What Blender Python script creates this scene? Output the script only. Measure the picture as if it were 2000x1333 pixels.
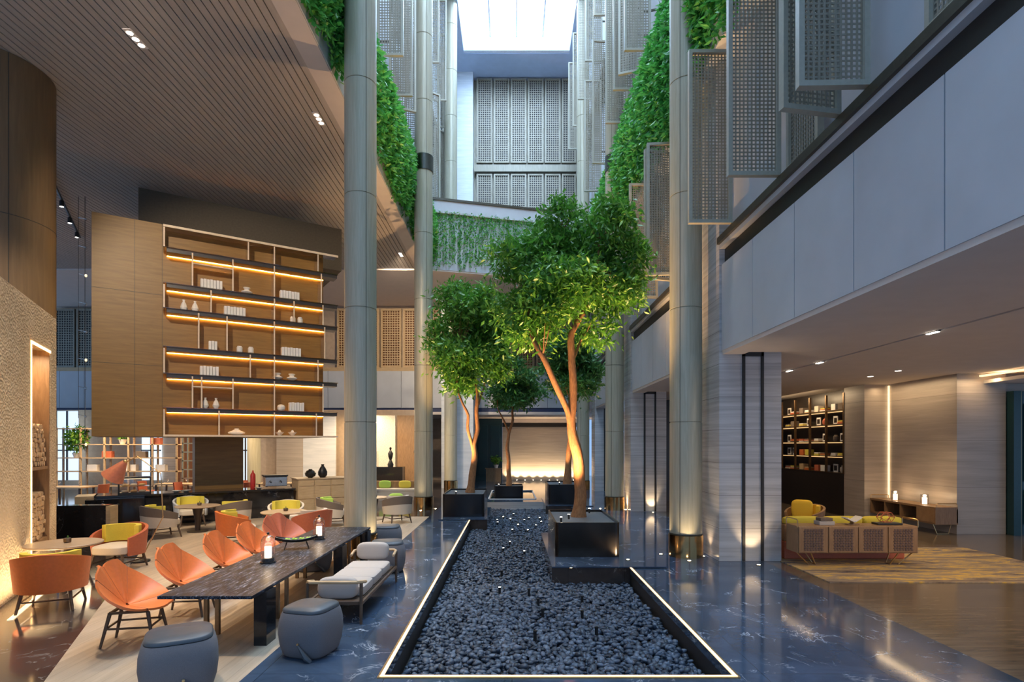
import bpy, math, random
import numpy as np
from mathutils import Vector, Matrix, noise
random.seed(7); rng = np.random.default_rng(7)
for o in list(bpy.data.objects): bpy.data.objects.remove(o)
C = bpy.context.scene.collection
PI = math.pi
# ------------------------------------------------------------------ camera, world, exposure
H = 2.2; F = 1100.0; VX, VY = 1000.0, 869.0
cd = bpy.data.cameras.new('camera'); cam = bpy.data.objects.new('camera', cd); C.objects.link(cam)
cam.location = (0, 0, H); cam.rotation_euler = (PI/2, 0, 0)
cd.sensor_width = 36; cd.lens = 36*F/2000; cd.shift_x = 0; cd.shift_y = (VY-666.5)/2000
cd.clip_start = .05; cd.clip_end = 300
bpy.context.scene.camera = cam
sc = bpy.context.scene
sc.view_settings.view_transform = 'Standard'; sc.view_settings.look = 'None'
sc.view_settings.exposure = 0.16; sc.view_settings.gamma = 1; sc.view_settings.use_curve_mapping = False
w = bpy.data.worlds.new('world'); sc.world = w; w.use_nodes = True
w.node_tree.nodes['Background'].inputs[0].default_value = (.36, .60, 1.0, 1)
w.node_tree.nodes['Background'].inputs[1].default_value = .85
SKY_STRENGTH = 10.5
def light(kind, loc, power, color, size=.1, aim=None, spot=60, blend=.6, parent=None, size_y=None, name='lamp_light'):
    l = bpy.data.lights.new(name, kind); l.energy = power; l.color = color
    if kind == 'AREA':
        l.size = size
        if size_y: l.shape = 'RECTANGLE'; l.size_y = size_y
    else: l.shadow_soft_size = size
    if kind == 'SPOT': l.spot_size = math.radians(spot); l.spot_blend = blend
    o = bpy.data.objects.new(name, l); C.objects.link(o)
    if parent: o.parent = parent
    o.location = loc
    if aim is not None:
        d = Vector(aim) - Vector(loc)
        o.rotation_euler = d.to_track_quat('-Z', 'Y').to_euler()
    return o
WARM = (1, .72, .42); WARM2 = (1, .58, .26)
# ------------------------------------------------------------------ helpers
def P(px, py, Y): return Vector(((px-VX)*Y/F, Y, H-(py-VY)*Y/F))
class MB:
    def __init__(s): s.v = []; s.f = []
    def add(s, vs, fs, M=None):
        b = len(s.v)
        if M is not None: vs = [tuple(M @ Vector(q)) for q in vs]
        s.v += [tuple(q) for q in vs]; s.f += [tuple(i+b for i in q) for q in fs]; return s
    def box(s, x0, x1, y0, y1, z0, z1, M=None):
        return s.add([(x0,y0,z0),(x1,y0,z0),(x1,y1,z0),(x0,y1,z0),(x0,y0,z1),(x1,y0,z1),(x1,y1,z1),(x0,y1,z1)],
              [(0,3,2,1),(4,5,6,7),(0,1,5,4),(1,2,6,5),(2,3,7,6),(3,0,4,7)], M)
    def cb(s, c, d, M=None):
        return s.box(c[0]-d[0]/2, c[0]+d[0]/2, c[1]-d[1]/2, c[1]+d[1]/2, c[2]-d[2]/2, c[2]+d[2]/2, M)
    def prism(s, poly, z0, z1, M=None):
        n = len(poly)
        vs = [(x,y,z0) for x,y in poly]+[(x,y,z1) for x,y in poly]
        fs = [tuple(range(n-1,-1,-1)), tuple(range(n,2*n))]+[(i,(i+1)%n,n+(i+1)%n,n+i) for i in range(n)]
        return s.add(vs, fs, M)
    def tube(s, pts, r, n=8, caps=True):
        pts = [Vector(p) for p in pts]
        if not hasattr(r, '__len__'): r = [r]*len(pts)
        vs = []; fs = []; pu = None
        for i, p in enumerate(pts):
            t = (pts[min(i+1,len(pts)-1)]-pts[max(i-1,0)])
            if t.length < 1e-9: t = Vector((0,0,1))
            t.normalize()
            if pu is None: u = t.orthogonal().normalized()
            else:
                u = pu - t*pu.dot(t); u = u.normalized() if u.length > 1e-6 else t.orthogonal().normalized()
            pu = u; v = t.cross(u)
            for k in range(n):
                a = 2*PI*k/n; vs.append(p+(u*math.cos(a)+v*math.sin(a))*r[i])
        for i in range(len(pts)-1):
            for k in range(n):
                a = i*n+k; b = i*n+(k+1)%n; fs.append((a,b,b+n,a+n))
        if caps: fs.append(tuple(range(n-1,-1,-1))); fs.append(tuple(range((len(pts)-1)*n, len(pts)*n)))
        return s.add(vs, fs)
    def lathe(s, prof, n=32, c=(0,0,0), M=None):
        vs = []; fs = []
        for r, z in prof:
            for k in range(n):
                a = 2*PI*k/n; vs.append((c[0]+r*math.cos(a), c[1]+r*math.sin(a), c[2]+z))
        m = len(prof)
        for i in range(m-1):
            for k in range(n):
                a = i*n+k; b = i*n+(k+1)%n; fs.append((a,b,b+n,a+n))
        if prof[0][0] > 1e-6: fs.append(tuple(range(n-1,-1,-1)))
        if prof[-1][0] > 1e-6: fs.append(tuple(range((m-1)*n, m*n)))
        return s.add(vs, fs, M)
    def pillow(s, c, d, e=.45, e2=.35, M=None, n=16, m=10):
        vs = []; fs = []
        sg = lambda x, p: math.copysign(abs(x)**p, x)
        for j in range(m+1):
            ph = -PI/2+PI*j/m
            for k in range(n):
                th = 2*PI*k/n
                vs.append((c[0]+d[0]/2*sg(math.cos(ph),e)*sg(math.cos(th),e2), c[1]+d[1]/2*sg(math.cos(ph),e)*sg(math.sin(th),e2), c[2]+d[2]/2*sg(math.sin(ph),e)))
        for j in range(m):
            for k in range(n):
                a = j*n+k; b = j*n+(k+1)%n; fs.append((a,b,b+n,a+n))
        return s.add(vs, fs, M)
    def surf(s, fn, nu, nv, th=0.03, cu=False):
        """a sheet fn(u,v)->Vector with thickness th"""
        P0 = [[Vector(fn(i/nu, j/nv)) for j in range(nv+1)] for i in range(nu+1)]
        N = []
        for i in range(nu+1):
            row = []
            for j in range(nv+1):
                a = P0[min(i+1,nu)][j]-P0[max(i-1,0)][j]; b = P0[i][min(j+1,nv)]-P0[i][max(j-1,0)]
                q = a.cross(b); row.append(q.normalized() if q.length > 1e-9 else Vector((0,0,1)))
            N.append(row)
        W = nv+1; vs = []
        for sgn in (.5,-.5):
            for i in range(nu+1):
                for j in range(nv+1): vs.append(P0[i][j]+N[i][j]*th*sgn)
        o = (nu+1)*W; fs = []
        for i in range(nu):
            for j in range(nv):
                a = i*W+j; fs.append((a,a+W,a+W+1,a+1)); fs.append((o+a,o+a+1,o+a+W+1,o+a+W))
        for i in range(nu):
            a = i*W; fs.append((a,o+a,o+a+W,a+W)); a = i*W+nv; fs.append((a,a+W,o+a+W,o+a))
        for j in range(nv):
            a = j; fs.append((a,a+1,o+a+1,o+a)); a = nu*W+j; fs.append((a,o+a,o+a+1,a+1))
        return s.add(vs, fs)
    def build(s, name, m, parent=None, smooth=False, bevel=0, sub=0, angle=38):
        me = bpy.data.meshes.new(name); me.from_pydata(s.v, [], s.f); me.update()
        if smooth:
            me.polygons.foreach_set('use_smooth', [True]*len(me.polygons)); me.set_sharp_from_angle(angle=math.radians(angle))
        me.materials.append(m)
        o = bpy.data.objects.new(name, me); C.objects.link(o)
        if parent: o.parent = parent
        if bevel:
            b = o.modifiers.new('bevel', 'BEVEL'); b.width = bevel; b.segments = 2; b.limit_method = 'ANGLE'
        if sub:
            b = o.modifiers.new('sub', 'SUBSURF'); b.levels = sub; b.render_levels = sub
        return o
def npmesh(name, V, Fc, m, parent=None, smooth=False):
    """V (n,3), Fc (m,k) arrays"""
    me = bpy.data.meshes.new(name); k = Fc.shape[1]
    me.vertices.add(len(V)); me.vertices.foreach_set('co', V.astype(np.float32).ravel())
    me.loops.add(Fc.size); me.loops.foreach_set('vertex_index', Fc.astype(np.int32).ravel())
    me.polygons.add(len(Fc)); me.polygons.foreach_set('loop_start', (np.arange(len(Fc))*k).astype(np.int32))
    if smooth: me.polygons.foreach_set('use_smooth', np.ones(len(Fc), dtype=bool))
    me.update(calc_edges=True); me.validate(); me.materials.append(m)
    o = bpy.data.objects.new(name, me); C.objects.link(o)
    if parent: o.parent = parent
    return o
def thing(name, label, cat, loc=(0,0,0), rz=0, group=None):
    o = bpy.data.objects.new(name, None); C.objects.link(o); o.empty_display_size = .1
    o.location = loc; o.rotation_euler = (0,0,rz); o['label'] = label; o['category'] = cat
    if group: o['group'] = group
    return o
def tag(o, label, cat, group=None, kind=None, loc=None, rz=None):
    o['label'] = label; o['category'] = cat
    if group: o['group'] = group
    if kind: o['kind'] = kind
    if loc is not None: o.location = loc
    if rz is not None: o.rotation_euler = (0,0,rz)
    return o
def struct(o, label=None):
    o['kind'] = 'structure'
    if label: o['label'] = label
    return o
def dup(root, loc, rz=None, label=None, group=None, scale=None):
    r = root.copy(); C.objects.link(r); r.location = loc
    if rz is not None: r.rotation_euler = (0,0,rz)
    if label: r['label'] = label
    if group: r['group'] = group
    if scale: r.scale = scale
    for ch in list(root.children):
        c = ch.copy(); C.objects.link(c); c.parent = r
        for g in ch.children:
            d = g.copy(); C.objects.link(d); d.parent = c
    return r
# ------------------------------------------------------------------ materials
def nmat(name):
    m = bpy.data.materials.new(name); m.use_nodes = True
    return m, m.node_tree, m.node_tree.nodes['Principled BSDF']
def tex_obj(nt, scale=(1,1,1), rot=(0,0,0), world=True):
    mp = nt.nodes.new('ShaderNodeMapping'); mp.inputs['Scale'].default_value = scale; mp.inputs['Rotation'].default_value = rot
    if world:
        g = nt.nodes.new('ShaderNodeNewGeometry'); nt.links.new(g.outputs['Position'], mp.inputs['Vector'])
    else:
        t = nt.nodes.new('ShaderNodeTexCoord'); nt.links.new(t.outputs['Object'], mp.inputs['Vector'])
    return mp.outputs['Vector']
def ramp(nt, fac, stops):
    r = nt.nodes.new('ShaderNodeValToRGB'); e = r.color_ramp.elements
    while len(e) < len(stops): e.new(.5)
    for i, (p, c) in enumerate(stops): e[i].position = p; e[i].color = (*c, 1)
    nt.links.new(fac, r.inputs['Fac']); return r.outputs['Color']
def noise_t(nt, vec, scale=5, detail=4, rough=.5, dist=0):
    n = nt.nodes.new('ShaderNodeTexNoise'); n.inputs['Scale'].default_value = scale; n.inputs['Detail'].default_value = detail
    n.inputs['Roughness'].default_value = rough; n.inputs['Distortion'].default_value = dist
    nt.links.new(vec, n.inputs['Vector']); return n.outputs['Fac']
def bump(nt, b, h, strength=.3, dist=.01):
    n = nt.nodes.new('ShaderNodeBump'); n.inputs['Strength'].default_value = strength; n.inputs['Distance'].default_value = dist
    nt.links.new(h, n.inputs['Height']); nt.links.new(n.outputs['Normal'], b.inputs['Normal'])
def simple(name, col, rough=.5, metal=0, var=.12, scale=(6,6,6), bmp=0, world=False, spec=None, nscale=3):
    m, nt, b = nmat(name)
    v = tex_obj(nt, scale, world=world); n = noise_t(nt, v, nscale)
    c0 = tuple(x*(1-var) for x in col); c1 = tuple(min(1, x*(1+var)) for x in col)
    nt.links.new(ramp(nt, n, [(.3,c0),(.7,c1)]), b.inputs['Base Color'])
    b.inputs['Roughness'].default_value = rough; b.inputs['Metallic'].default_value = metal
    if spec is not None: b.inputs['Specular IOR Level'].default_value = spec
    if bmp: bump(nt, b, n, bmp)
    return m
def emis(name, col, s):
    m, nt, b = nmat(name); b.inputs['Base Color'].default_value = (*col, 1)
    b.inputs['Emission Color'].default_value = (*col, 1); b.inputs['Emission Strength'].default_value = s; return m
def marble(name, base, vein, rough=.12, tile=None, vs=.9, amt=1.0):
    m, nt, b = nmat(name)
    v = tex_obj(nt, (1,1,1))
    n1 = noise_t(nt, v, 1.1, 8, .62, .6)
    base_c = ramp(nt, n1, [(.3, tuple(x*.6 for x in base)), (.72, tuple(min(1,x*1.6) for x in base))])
    n2 = noise_t(nt, tex_obj(nt, (vs, vs*.75, vs), (0,0,.6)), 2.1, 9, .58, 1.2)
    a = nt.nodes.new('ShaderNodeMath'); a.operation = 'SUBTRACT'; a.inputs[1].default_value = .5; nt.links.new(n2, a.inputs[0])
    ab = nt.nodes.new('ShaderNodeMath'); ab.operation = 'ABSOLUTE'; nt.links.new(a.outputs[0], ab.inputs[0])
    veins = ramp(nt, ab.outputs[0], [(0,(1,1,1)), (.0045,(.5,.5,.5)), (.013,(0,0,0))])
    msk = ramp(nt, noise_t(nt, v, 1.9, 3), [(.5,(0,0,0)), (.66,(amt,amt,amt))])
    mu = nt.nodes.new('ShaderNodeMix'); mu.data_type = 'RGBA'; mu.blend_type = 'MULTIPLY'; mu.inputs['Factor'].default_value = 1
    nt.links.new(veins, mu.inputs['A']); nt.links.new(msk, mu.inputs['B'])
    mx = nt.nodes.new('ShaderNodeMix'); mx.data_type = 'RGBA'
    nt.links.new(mu.outputs['Result'], mx.inputs['Factor']); nt.links.new(base_c, mx.inputs['A']); mx.inputs['B'].default_value = (*vein, 1)
    out = mx.outputs['Result']
    if tile:
        br = nt.nodes.new('ShaderNodeTexBrick'); br.inputs['Scale'].default_value = 1; br.inputs['Brick Width'].default_value = tile[0]
        br.inputs['Row Height'].default_value = tile[1]; br.inputs['Mortar Size'].default_value = .003; br.offset = 0
        br.inputs['Color1'].default_value = (1,1,1,1); br.inputs['Color2'].default_value = (.86,.86,.86,1); br.inputs['Mortar'].default_value = (.35,.35,.35,1)
        nt.links.new(v, br.inputs['Vector'])
        m2 = nt.nodes.new('ShaderNodeMix'); m2.data_type = 'RGBA'; m2.blend_type = 'MULTIPLY'; m2.inputs['Factor'].default_value = 1
        nt.links.new(out, m2.inputs['A']); nt.links.new(br.outputs['Color'], m2.inputs['B']); out = m2.outputs['Result']
    nt.links.new(out, b.inputs['Base Color']); b.inputs['Roughness'].default_value = rough
    return m
def streak(name, c0, c1, scale, rough=.35, nscale=2.2, bmp=0, joint=None, jcol=.55, world=True, rot=(0,0,0)):
    """layered stone / wood: noise stretched by scale; joint=(period m in z) thin dark joints"""
    m, nt, b = nmat(name)
    v = tex_obj(nt, scale, rot, world=world); n = noise_t(nt, v, nscale, 7, .6, .5)
    col = ramp(nt, n, [(.3,c0),(.5,tuple((a+d)/2 for a,d in zip(c0,c1))),(.68,c1)])
    if joint:
        g = tex_obj(nt, (1,1,1), world=world); sp = nt.nodes.new('ShaderNodeSeparateXYZ'); nt.links.new(g, sp.inputs[0])
        def line(ax, per, wd):
            a = nt.nodes.new('ShaderNodeMath'); a.operation = 'PINGPONG'; a.inputs[1].default_value = per/2
            nt.links.new(sp.outputs[ax], a.inputs[0])
            l = nt.nodes.new('ShaderNodeMath'); l.operation = 'GREATER_THAN'; l.inputs[1].default_value = wd
            nt.links.new(a.outputs[0], l.inputs[0]); return l.outputs[0]
        f = line('Z', joint, .004)
        mx = nt.nodes.new('ShaderNodeMix'); mx.data_type = 'RGBA'; nt.links.new(f, mx.inputs['Factor'])
        mx.inputs['A'].default_value = (*[x*jcol for x in c0], 1); nt.links.new(col, mx.inputs['B']); col = mx.outputs['Result']
    nt.links.new(col, b.inputs['Base Color']); b.inputs['Roughness'].default_value = rough
    if bmp: bump(nt, b, n, bmp)
    return m
def planks(name, c0, c1, axis, per, rough, seam=.01, seamcol=.3, darkc=None):
    """boards per metres wide repeated along axis"""
    m, nt, b = nmat(name)
    sc_ = {'X': (8,.6,8), 'Y': (.6,8,8)}[axis]
    n = noise_t(nt, tex_obj(nt, sc_), 2.0, 6, .6, .3)
    col = ramp(nt, n, [(.3,c0),(.7,c1)])
    sp = nt.nodes.new('ShaderNodeSeparateXYZ'); nt.links.new(tex_obj(nt), sp.inputs[0])
    dv = nt.nodes.new('ShaderNodeMath'); dv.operation = 'DIVIDE'; dv.inputs[1].default_value = per; nt.links.new(sp.outputs[axis], dv.inputs[0])
    fl = nt.nodes.new('ShaderNodeMath'); fl.operation = 'FLOOR'; nt.links.new(dv.outputs[0], fl.inputs[0])
    wn = nt.nodes.new('ShaderNodeTexWhiteNoise'); wn.noise_dimensions = '1D'; nt.links.new(fl.outputs[0], wn.inputs['W'])
    br = ramp(nt, wn.outputs['Value'], [(0,(.84,.84,.84)),(1,(1.0,1.0,1.0))])
    m1 = nt.nodes.new('ShaderNodeMix'); m1.data_type = 'RGBA'; m1.blend_type = 'MULTIPLY'; m1.inputs['Factor'].default_value = 1
    nt.links.new(col, m1.inputs['A']); nt.links.new(br, m1.inputs['B'])
    fr = nt.nodes.new('ShaderNodeMath'); fr.operation = 'FRACT'; nt.links.new(dv.outputs[0], fr.inputs[0])
    gt = nt.nodes.new('ShaderNodeMath'); gt.operation = 'GREATER_THAN'; gt.inputs[1].default_value = seam/per; nt.links.new(fr.outputs[0], gt.inputs[0])
    mx = nt.nodes.new('ShaderNodeMix'); mx.data_type = 'RGBA'; nt.links.new(gt.outputs[0], mx.inputs['Factor'])
    mx.inputs['A'].default_value = (*(darkc or tuple(x*seamcol for x in c0)), 1); nt.links.new(m1.outputs['Result'], mx.inputs['B'])
    nt.links.new(mx.outputs['Result'], b.inputs['Base Color']); b.inputs['Roughness'].default_value = rough
    return m
def leafmat(name, ca, cb, cc):
    m, nt, b = nmat(name)
    g = nt.nodes.new('ShaderNodeNewGeometry')
    nt.links.new(ramp(nt, g.outputs['Random Per Island'], [(0,ca),(.55,cb),(1,cc)]), b.inputs['Base Color'])
    b.inputs['Roughness'].default_value = .38
    tr = nt.nodes.new('ShaderNodeBsdfTranslucent'); tr.inputs[0].default_value = (*[min(1,x*1.3) for x in cb], 1)
    mx = nt.nodes.new('ShaderNodeMixShader'); mx.inputs[0].default_value = .3
    o = nt.nodes['Material Output']; nt.links.new(b.outputs[0], mx.inputs[1]); nt.links.new(tr.outputs[0], mx.inputs[2]); nt.links.new(mx.outputs[0], o.inputs[0])
    return m
def glassm(name, col=(1,1,1), rough=0.02, alpha=.18):
    m, nt, b = nmat(name)
    tr = nt.nodes.new('ShaderNodeBsdfTransparent'); tr.inputs[0].default_value = (*col, 1)
    gl = nt.nodes.new('ShaderNodeBsdfGlossy'); gl.inputs['Roughness'].default_value = rough
    lw = nt.nodes.new('ShaderNodeLayerWeight'); lw.inputs[0].default_value = .35
    rr = ramp(nt, lw.outputs['Facing'], [(0,(alpha*.35,)*3),(1,(min(1,alpha*3.5),)*3)])
    mx = nt.nodes.new('ShaderNodeMixShader'); nt.links.new(rr, mx.inputs[0])
    nt.links.new(tr.outputs[0], mx.inputs[1]); nt.links.new(gl.outputs[0], mx.inputs[2]); nt.links.new(mx.outputs[0], nt.nodes['Material Output'].inputs[0])
    return m
M = {}
M['marble_blue'] = marble('marble_blue', (.05,.078,.125), (.75,.82,.92), .08, (1.2,.6), amt=.95)
M['marble_brown'] = marble('marble_brown', (.055,.043,.038), (.6,.55,.5), .1, (1.0,1.0), amt=.8)
M['marble_black'] = marble('marble_black', (.012,.012,.014), (.4,.4,.4), .08, amt=.9)
M['marble_lounge'] = streak('marble_lounge', (.105,.08,.06), (.20,.155,.11), (1.2,9,1), .13, 1.6)
M['wood_floor'] = planks('wood_floor', (.44,.34,.235), (.58,.46,.33), 'X', .19, .5, .004, .6)
M['column'] = streak('column_metal', (.38,.355,.255), (.48,.45,.335), (9,9,.5), .4, 3, world=True)
M['column'].node_tree.nodes['Principled BSDF'].inputs['Metallic'].default_value = .12
M['seam'] = simple('seam_dark', (.05,.05,.04), .6)
M['brass'] = simple('brass', (.50,.31,.13), .16, 1, .1)
M['bronze'] = simple('bronze_band', (.12,.12,.1), .25, 1, .1)
M['lattice'] = streak('lattice_metal', (.25,.225,.17), (.33,.30,.235), (6,6,.6), .42, 3)
M['lattice'].node_tree.nodes['Principled BSDF'].inputs['Metallic'].default_value = .25
M['lattice_frame'] = simple('lattice_frame', (.42,.40,.32), .4, .15, .06)
M['fascia'] = simple('fascia_paint', (.54,.56,.59), .45, 0, .04, (.6,.6,.6), world=True)
M['plaster'] = simple('plaster', (.62,.56,.52), .8, 0, .03, (1,1,1), world=True)
M['ceil_white'] = simple('ceiling_white', (.74,.66,.60), .75, 0, .03, (1,1,1), world=True)
M['ceil_blue'] = simple('upper_ceiling_paint', (.42,.52,.70), .6, 0, .04, (1,1,1), world=True)
M['slat_ceiling'] = simple('slat_ceiling', (.42,.38,.345), .55, 0, .08, (5,.5,5), world=True)
M['slat_gap'] = simple('slat_gap', (.03,.025,.02), .8)
M['travertine'] = streak('travertine', (.40,.38,.36), (.62,.60,.58), (.25,.25,7), .25, 2.0, joint=.62)
M['trav_warm'] = streak('travertine_warm', (.40,.34,.28), (.52,.45,.38), (.3,.3,6), .4, 2.0, joint=1.15)
M['trav_white'] = streak('travertine_white', (.62,.66,.70), (.78,.80,.83), (.4,.4,4), .35, 2.0, joint=1.1, jcol=.8)
M['dark_gap'] = simple('dark_gap', (.018,.017,.016), .5)
M['dark_bronze'] = simple('dark_bronze_paint', (.075,.065,.045), .4, .4)
M['pebble'] = None
M['planter'] = simple('planter_bronze', (.055,.045,.038), .22, .9, .1)
M['planter_dark'] = simple('planter_black', (.012,.012,.014), .25, .3, .1)
M['grit'] = simple('planter_grit', (.16,.18,.20), .9, 0, .6, (60,60,60), 1)
M['bark'] = streak('bark', (.19,.085,.035), (.40,.19,.075), (14,14,3), .8, 3, bmp=.8)
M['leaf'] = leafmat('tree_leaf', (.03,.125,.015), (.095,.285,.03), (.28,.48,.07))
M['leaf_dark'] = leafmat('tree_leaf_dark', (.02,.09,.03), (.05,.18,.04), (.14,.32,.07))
M['vine'] = leafmat('vine_leaf', (.03,.18,.04), (.09,.40,.07), (.28,.62,.12))
M['brown_panel'] = streak('brown_veneer', (.20,.104,.02), (.27,.148,.032), (1,1,12), .45, 1.5)
M['drum'] = streak('drum_veneer', (.155,.098,.05), (.205,.13,.065), (12,12,.7), .5, 1.5)
M['drum_dark'] = simple('dark_plenum_box', (.10,.08,.055), .7)
M['acrylic'] = glassm('acrylic', (.96,.86,.72), .06, .30)
M['acrylic_edge'] = simple('acrylic_edge', (.72,.58,.42), .3, 0, .05)
M['shelf_board'] = simple('shelf_board', (.045,.04,.04), .35)
M['led'] = emis('led_strip', (1,.50,.10), 42)
M['led_white'] = emis('led_strip_pale', (1,.76,.45), 1.3)
M['led_floor'] = emis('pond_led', (1,.70,.40), 1.3)
M['star'] = emis('spot_lens', (1,.82,.55), 60)
M['down'] = emis('downlight_lens', (1,.93,.82), 14)
M['ceramic'] = simple('white_ceramic', (.80,.76,.70), .5, 0, .03)
M['paper'] = simple('white_paper', (.80,.77,.72), .7, 0, .03)
M['granite'] = None
M['orange'] = simple('orange_leather', (.66,.165,.04), .42, 0, .06, (9,9,9))
M['orange2'] = simple('terracotta_leather', (.50,.13,.06), .5, 0, .06, (9,9,9))
M['orange_dark'] = simple('orange_piping', (.16,.05,.025), .6)
M['chair_wood'] = streak('chair_wood', (.07,.045,.03), (.13,.085,.055), (3,3,14), .45, 2, world=False)
M['light_wood'] = streak('light_wood', (.48,.33,.18), (.62,.45,.27), (2,9,9), .45, 2, world=False)
M['cabinet_wood'] = streak('cabinet_wood', (.50,.34,.17), (.60,.43,.24), (2,2,10), .5, 2, world=False)
M['walnut'] = streak('walnut', (.23,.13,.06), (.34,.20,.10), (12,2,2), .4, 2, world=False)
M['table_wood'] = streak('table_wood', (.30,.22,.15), (.42,.31,.21), (2,14,2), .4, 2, world=False)
M['cream'] = simple('cream_fabric', (.62,.54,.43), .85, 0, .06, (40,40,40))
M['taupe'] = simple('taupe_fabric', (.17,.13,.10), .9, 0, .1, (40,40,40))
M['yellow'] = simple('yellow_fabric', (.70,.58,.07), .85, 0, .06, (30,30,30))
M['yellow2'] = simple('mustard_fabric', (.80,.52,.04), .8, 0, .06, (30,30,30))
M['green'] = simple('lime_fabric', (.42,.62,.10), .85, 0, .06, (30,30,30))
M['grey_fabric'] = simple('grey_stool_fabric', (.17,.165,.175), .95, 0, .16, (90,90,90), .3)
M['grey_leather'] = simple('grey_leather', (.07,.085,.10), .45, 0, .08)
M['bench_fabric'] = simple('bench_fabric', (.46,.42,.385), .9, 0, .05, (60,60,60))
M['black'] = simple('black_metal', (.015,.015,.015), .4)
M['black_gloss'] = simple('black_gloss', (.02,.02,.022), .07)
M['bronze_post'] = simple('bronze_post', (.22,.15,.09), .3, .9)
M['gold'] = simple('gold_metal', (.62,.42,.20), .3, .9)
M['glass'] = glassm('clear_glass', (.97,.95,.93), .02, .22)
M['candle'] = emis('candle_wax', (1,.80,.62), 1.6)
M['white_log'] = streak('birch_log', (.42,.27,.14), (.66,.46,.27), (8,8,8), .8, 3, world=False)
M['log_core'] = simple('log_core', (.62,.42,.24), .8)
M['teal'] = simple('teal_lacquer', (.012,.05,.055), .3, 0, .1)
M['shelf_dark'] = simple('shelf_dark', (.03,.022,.018), .3)
M['shelf_gold'] = simple('shelf_bronze', (.20,.12,.06), .35, .8)
M['red'] = simple('red_paint', (.5,.03,.02), .4)
M['blue_glow'] = emis('daylit_window_pane', (.62,.80,1), 1.1)
M['lamp_shade'] = simple('terracotta_shade', (.55,.19,.11), .5)
M['dark_wood'] = simple('dark_wood', (.06,.04,.03), .4)
M['warm_wall'] = simple('warm_wall', (.48,.36,.25), .7, 0, .08, (2,2,2), world=True)
M['orange_wall'] = simple('orange_wall', (.25,.10,.04), .7, 0, .05)
M['rough_white'] = simple('rough_white_stone', (.75,.68,.56), .9, 0, .25, (14,14,14), 1, nscale=2)
M['sky'] = emis('skylight_pane', (.58,.78,1.0), SKY_STRENGTH)
M['mullion'] = simple('skylight_mullion', (.7,.76,.85), .5)
M['water'] = simple('pool_water', (.02,.04,.035), .03)
# pebble material: random grey per island
m, nt, b = nmat('pebble'); g = nt.nodes.new('ShaderNodeNewGeometry')
nt.links.new(ramp(nt, g.outputs['Random Per Island'], [(0,(.02,.03,.045)),(.6,(.055,.08,.12)),(1,(.13,.165,.22))]), b.inputs['Base Color'])
b.inputs['Roughness'].default_value = .5; M['pebble'] = m
# granite: dark with silver streaks along the board
m, nt, b = nmat('granite_streaked'); n = noise_t(nt, tex_obj(nt, (13,1.3,13), (0,0,.07)), 3.2, 10, .8, .35)
nt.links.new(ramp(nt, n, [(.42,(.006,.007,.010)),(.50,(.016,.021,.032)),(.57,(.07,.09,.125)),(.68,(.50,.60,.74))]), b.inputs['Base Color'])
b.inputs['Roughness'].default_value = .42; b.inputs['Specular IOR Level'].default_value = .25; M['granite'] = m
# textured stone wall
m, nt, b = nmat('hammered_stone'); v = tex_obj(nt, (1,1,1))
vo = nt.nodes.new('ShaderNodeTexVoronoi'); vo.inputs['Scale'].default_value = 26; nt.links.new(v, vo.inputs['Vector'])
nt.links.new(ramp(nt, noise_t(nt, v, 3), [(.3,(.56,.43,.27)),(.7,(.66,.52,.34))]), b.inputs['Base Color']); b.inputs['Roughness'].default_value = .85
bump(nt, b, vo.outputs['Distance'], .7, .03); M['hammered'] = m
# rug
m, nt, b = nmat('rug_weave'); n = noise_t(nt, tex_obj(nt, (.6,3.2,1)), 1.3, 8, .75, .8)
nt.links.new(ramp(nt, n, [(.34,(.04,.03,.06)),(.42,(.20,.15,.11)),(.52,(.33,.26,.19)),(.55,(.70,.44,.05)),(.61,(.30,.25,.22)),(.7,(.08,.06,.08))]), b.inputs['Base Color'])
b.inputs['Roughness'].default_value = .95; M['rug'] = m

# ================================================================== SETTING
# floors
X0, X1, Y0, Y1 = -1.22, 2.10, 5.34, 21.6          # gravel bed
fl = MB()
for a in [(-2.53, X0, -3, 40), (X1, 4.75, -3, 40)]: fl.box(a[0], a[1], a[2], a[3], -.1, 0)
fl.box(X0, X1, -3, Y0, -.1, 0); fl.box(X0, X1, Y1, 22.7, -.1, 0); fl.box(X0, -.91, 22.7, 26.9, -.1, 0); fl.box(.93, X1, 22.7, 26.9, -.1, 0); fl.box(X0, X1, 26.9, 40, -.1, 0)
struct(fl.build('floor', M['marble_blue']))
def fdiag(y): return -4.33-.518*(y-5.2)
struct(MB().prism([(-2.53,-3),(-2.53,fdiag(0) and 1.73),(fdiag(17.2),17.2),(-28,17.2),(-28,-3)][::-1][::-1], -.1, 0).box(-28,-2.53,17.2,40,-.1,0).build('floor', M['marble_brown']))
struct(MB().prism([(-2.53,1.73),(-2.53,17.2),(fdiag(17.2),17.2)], -.1, 0).build('floor', M['wood_floor']))
struct(MB().box(4.75, 17, -3, 40, -.1, 0).build('floor', M['marble_lounge']))
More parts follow.
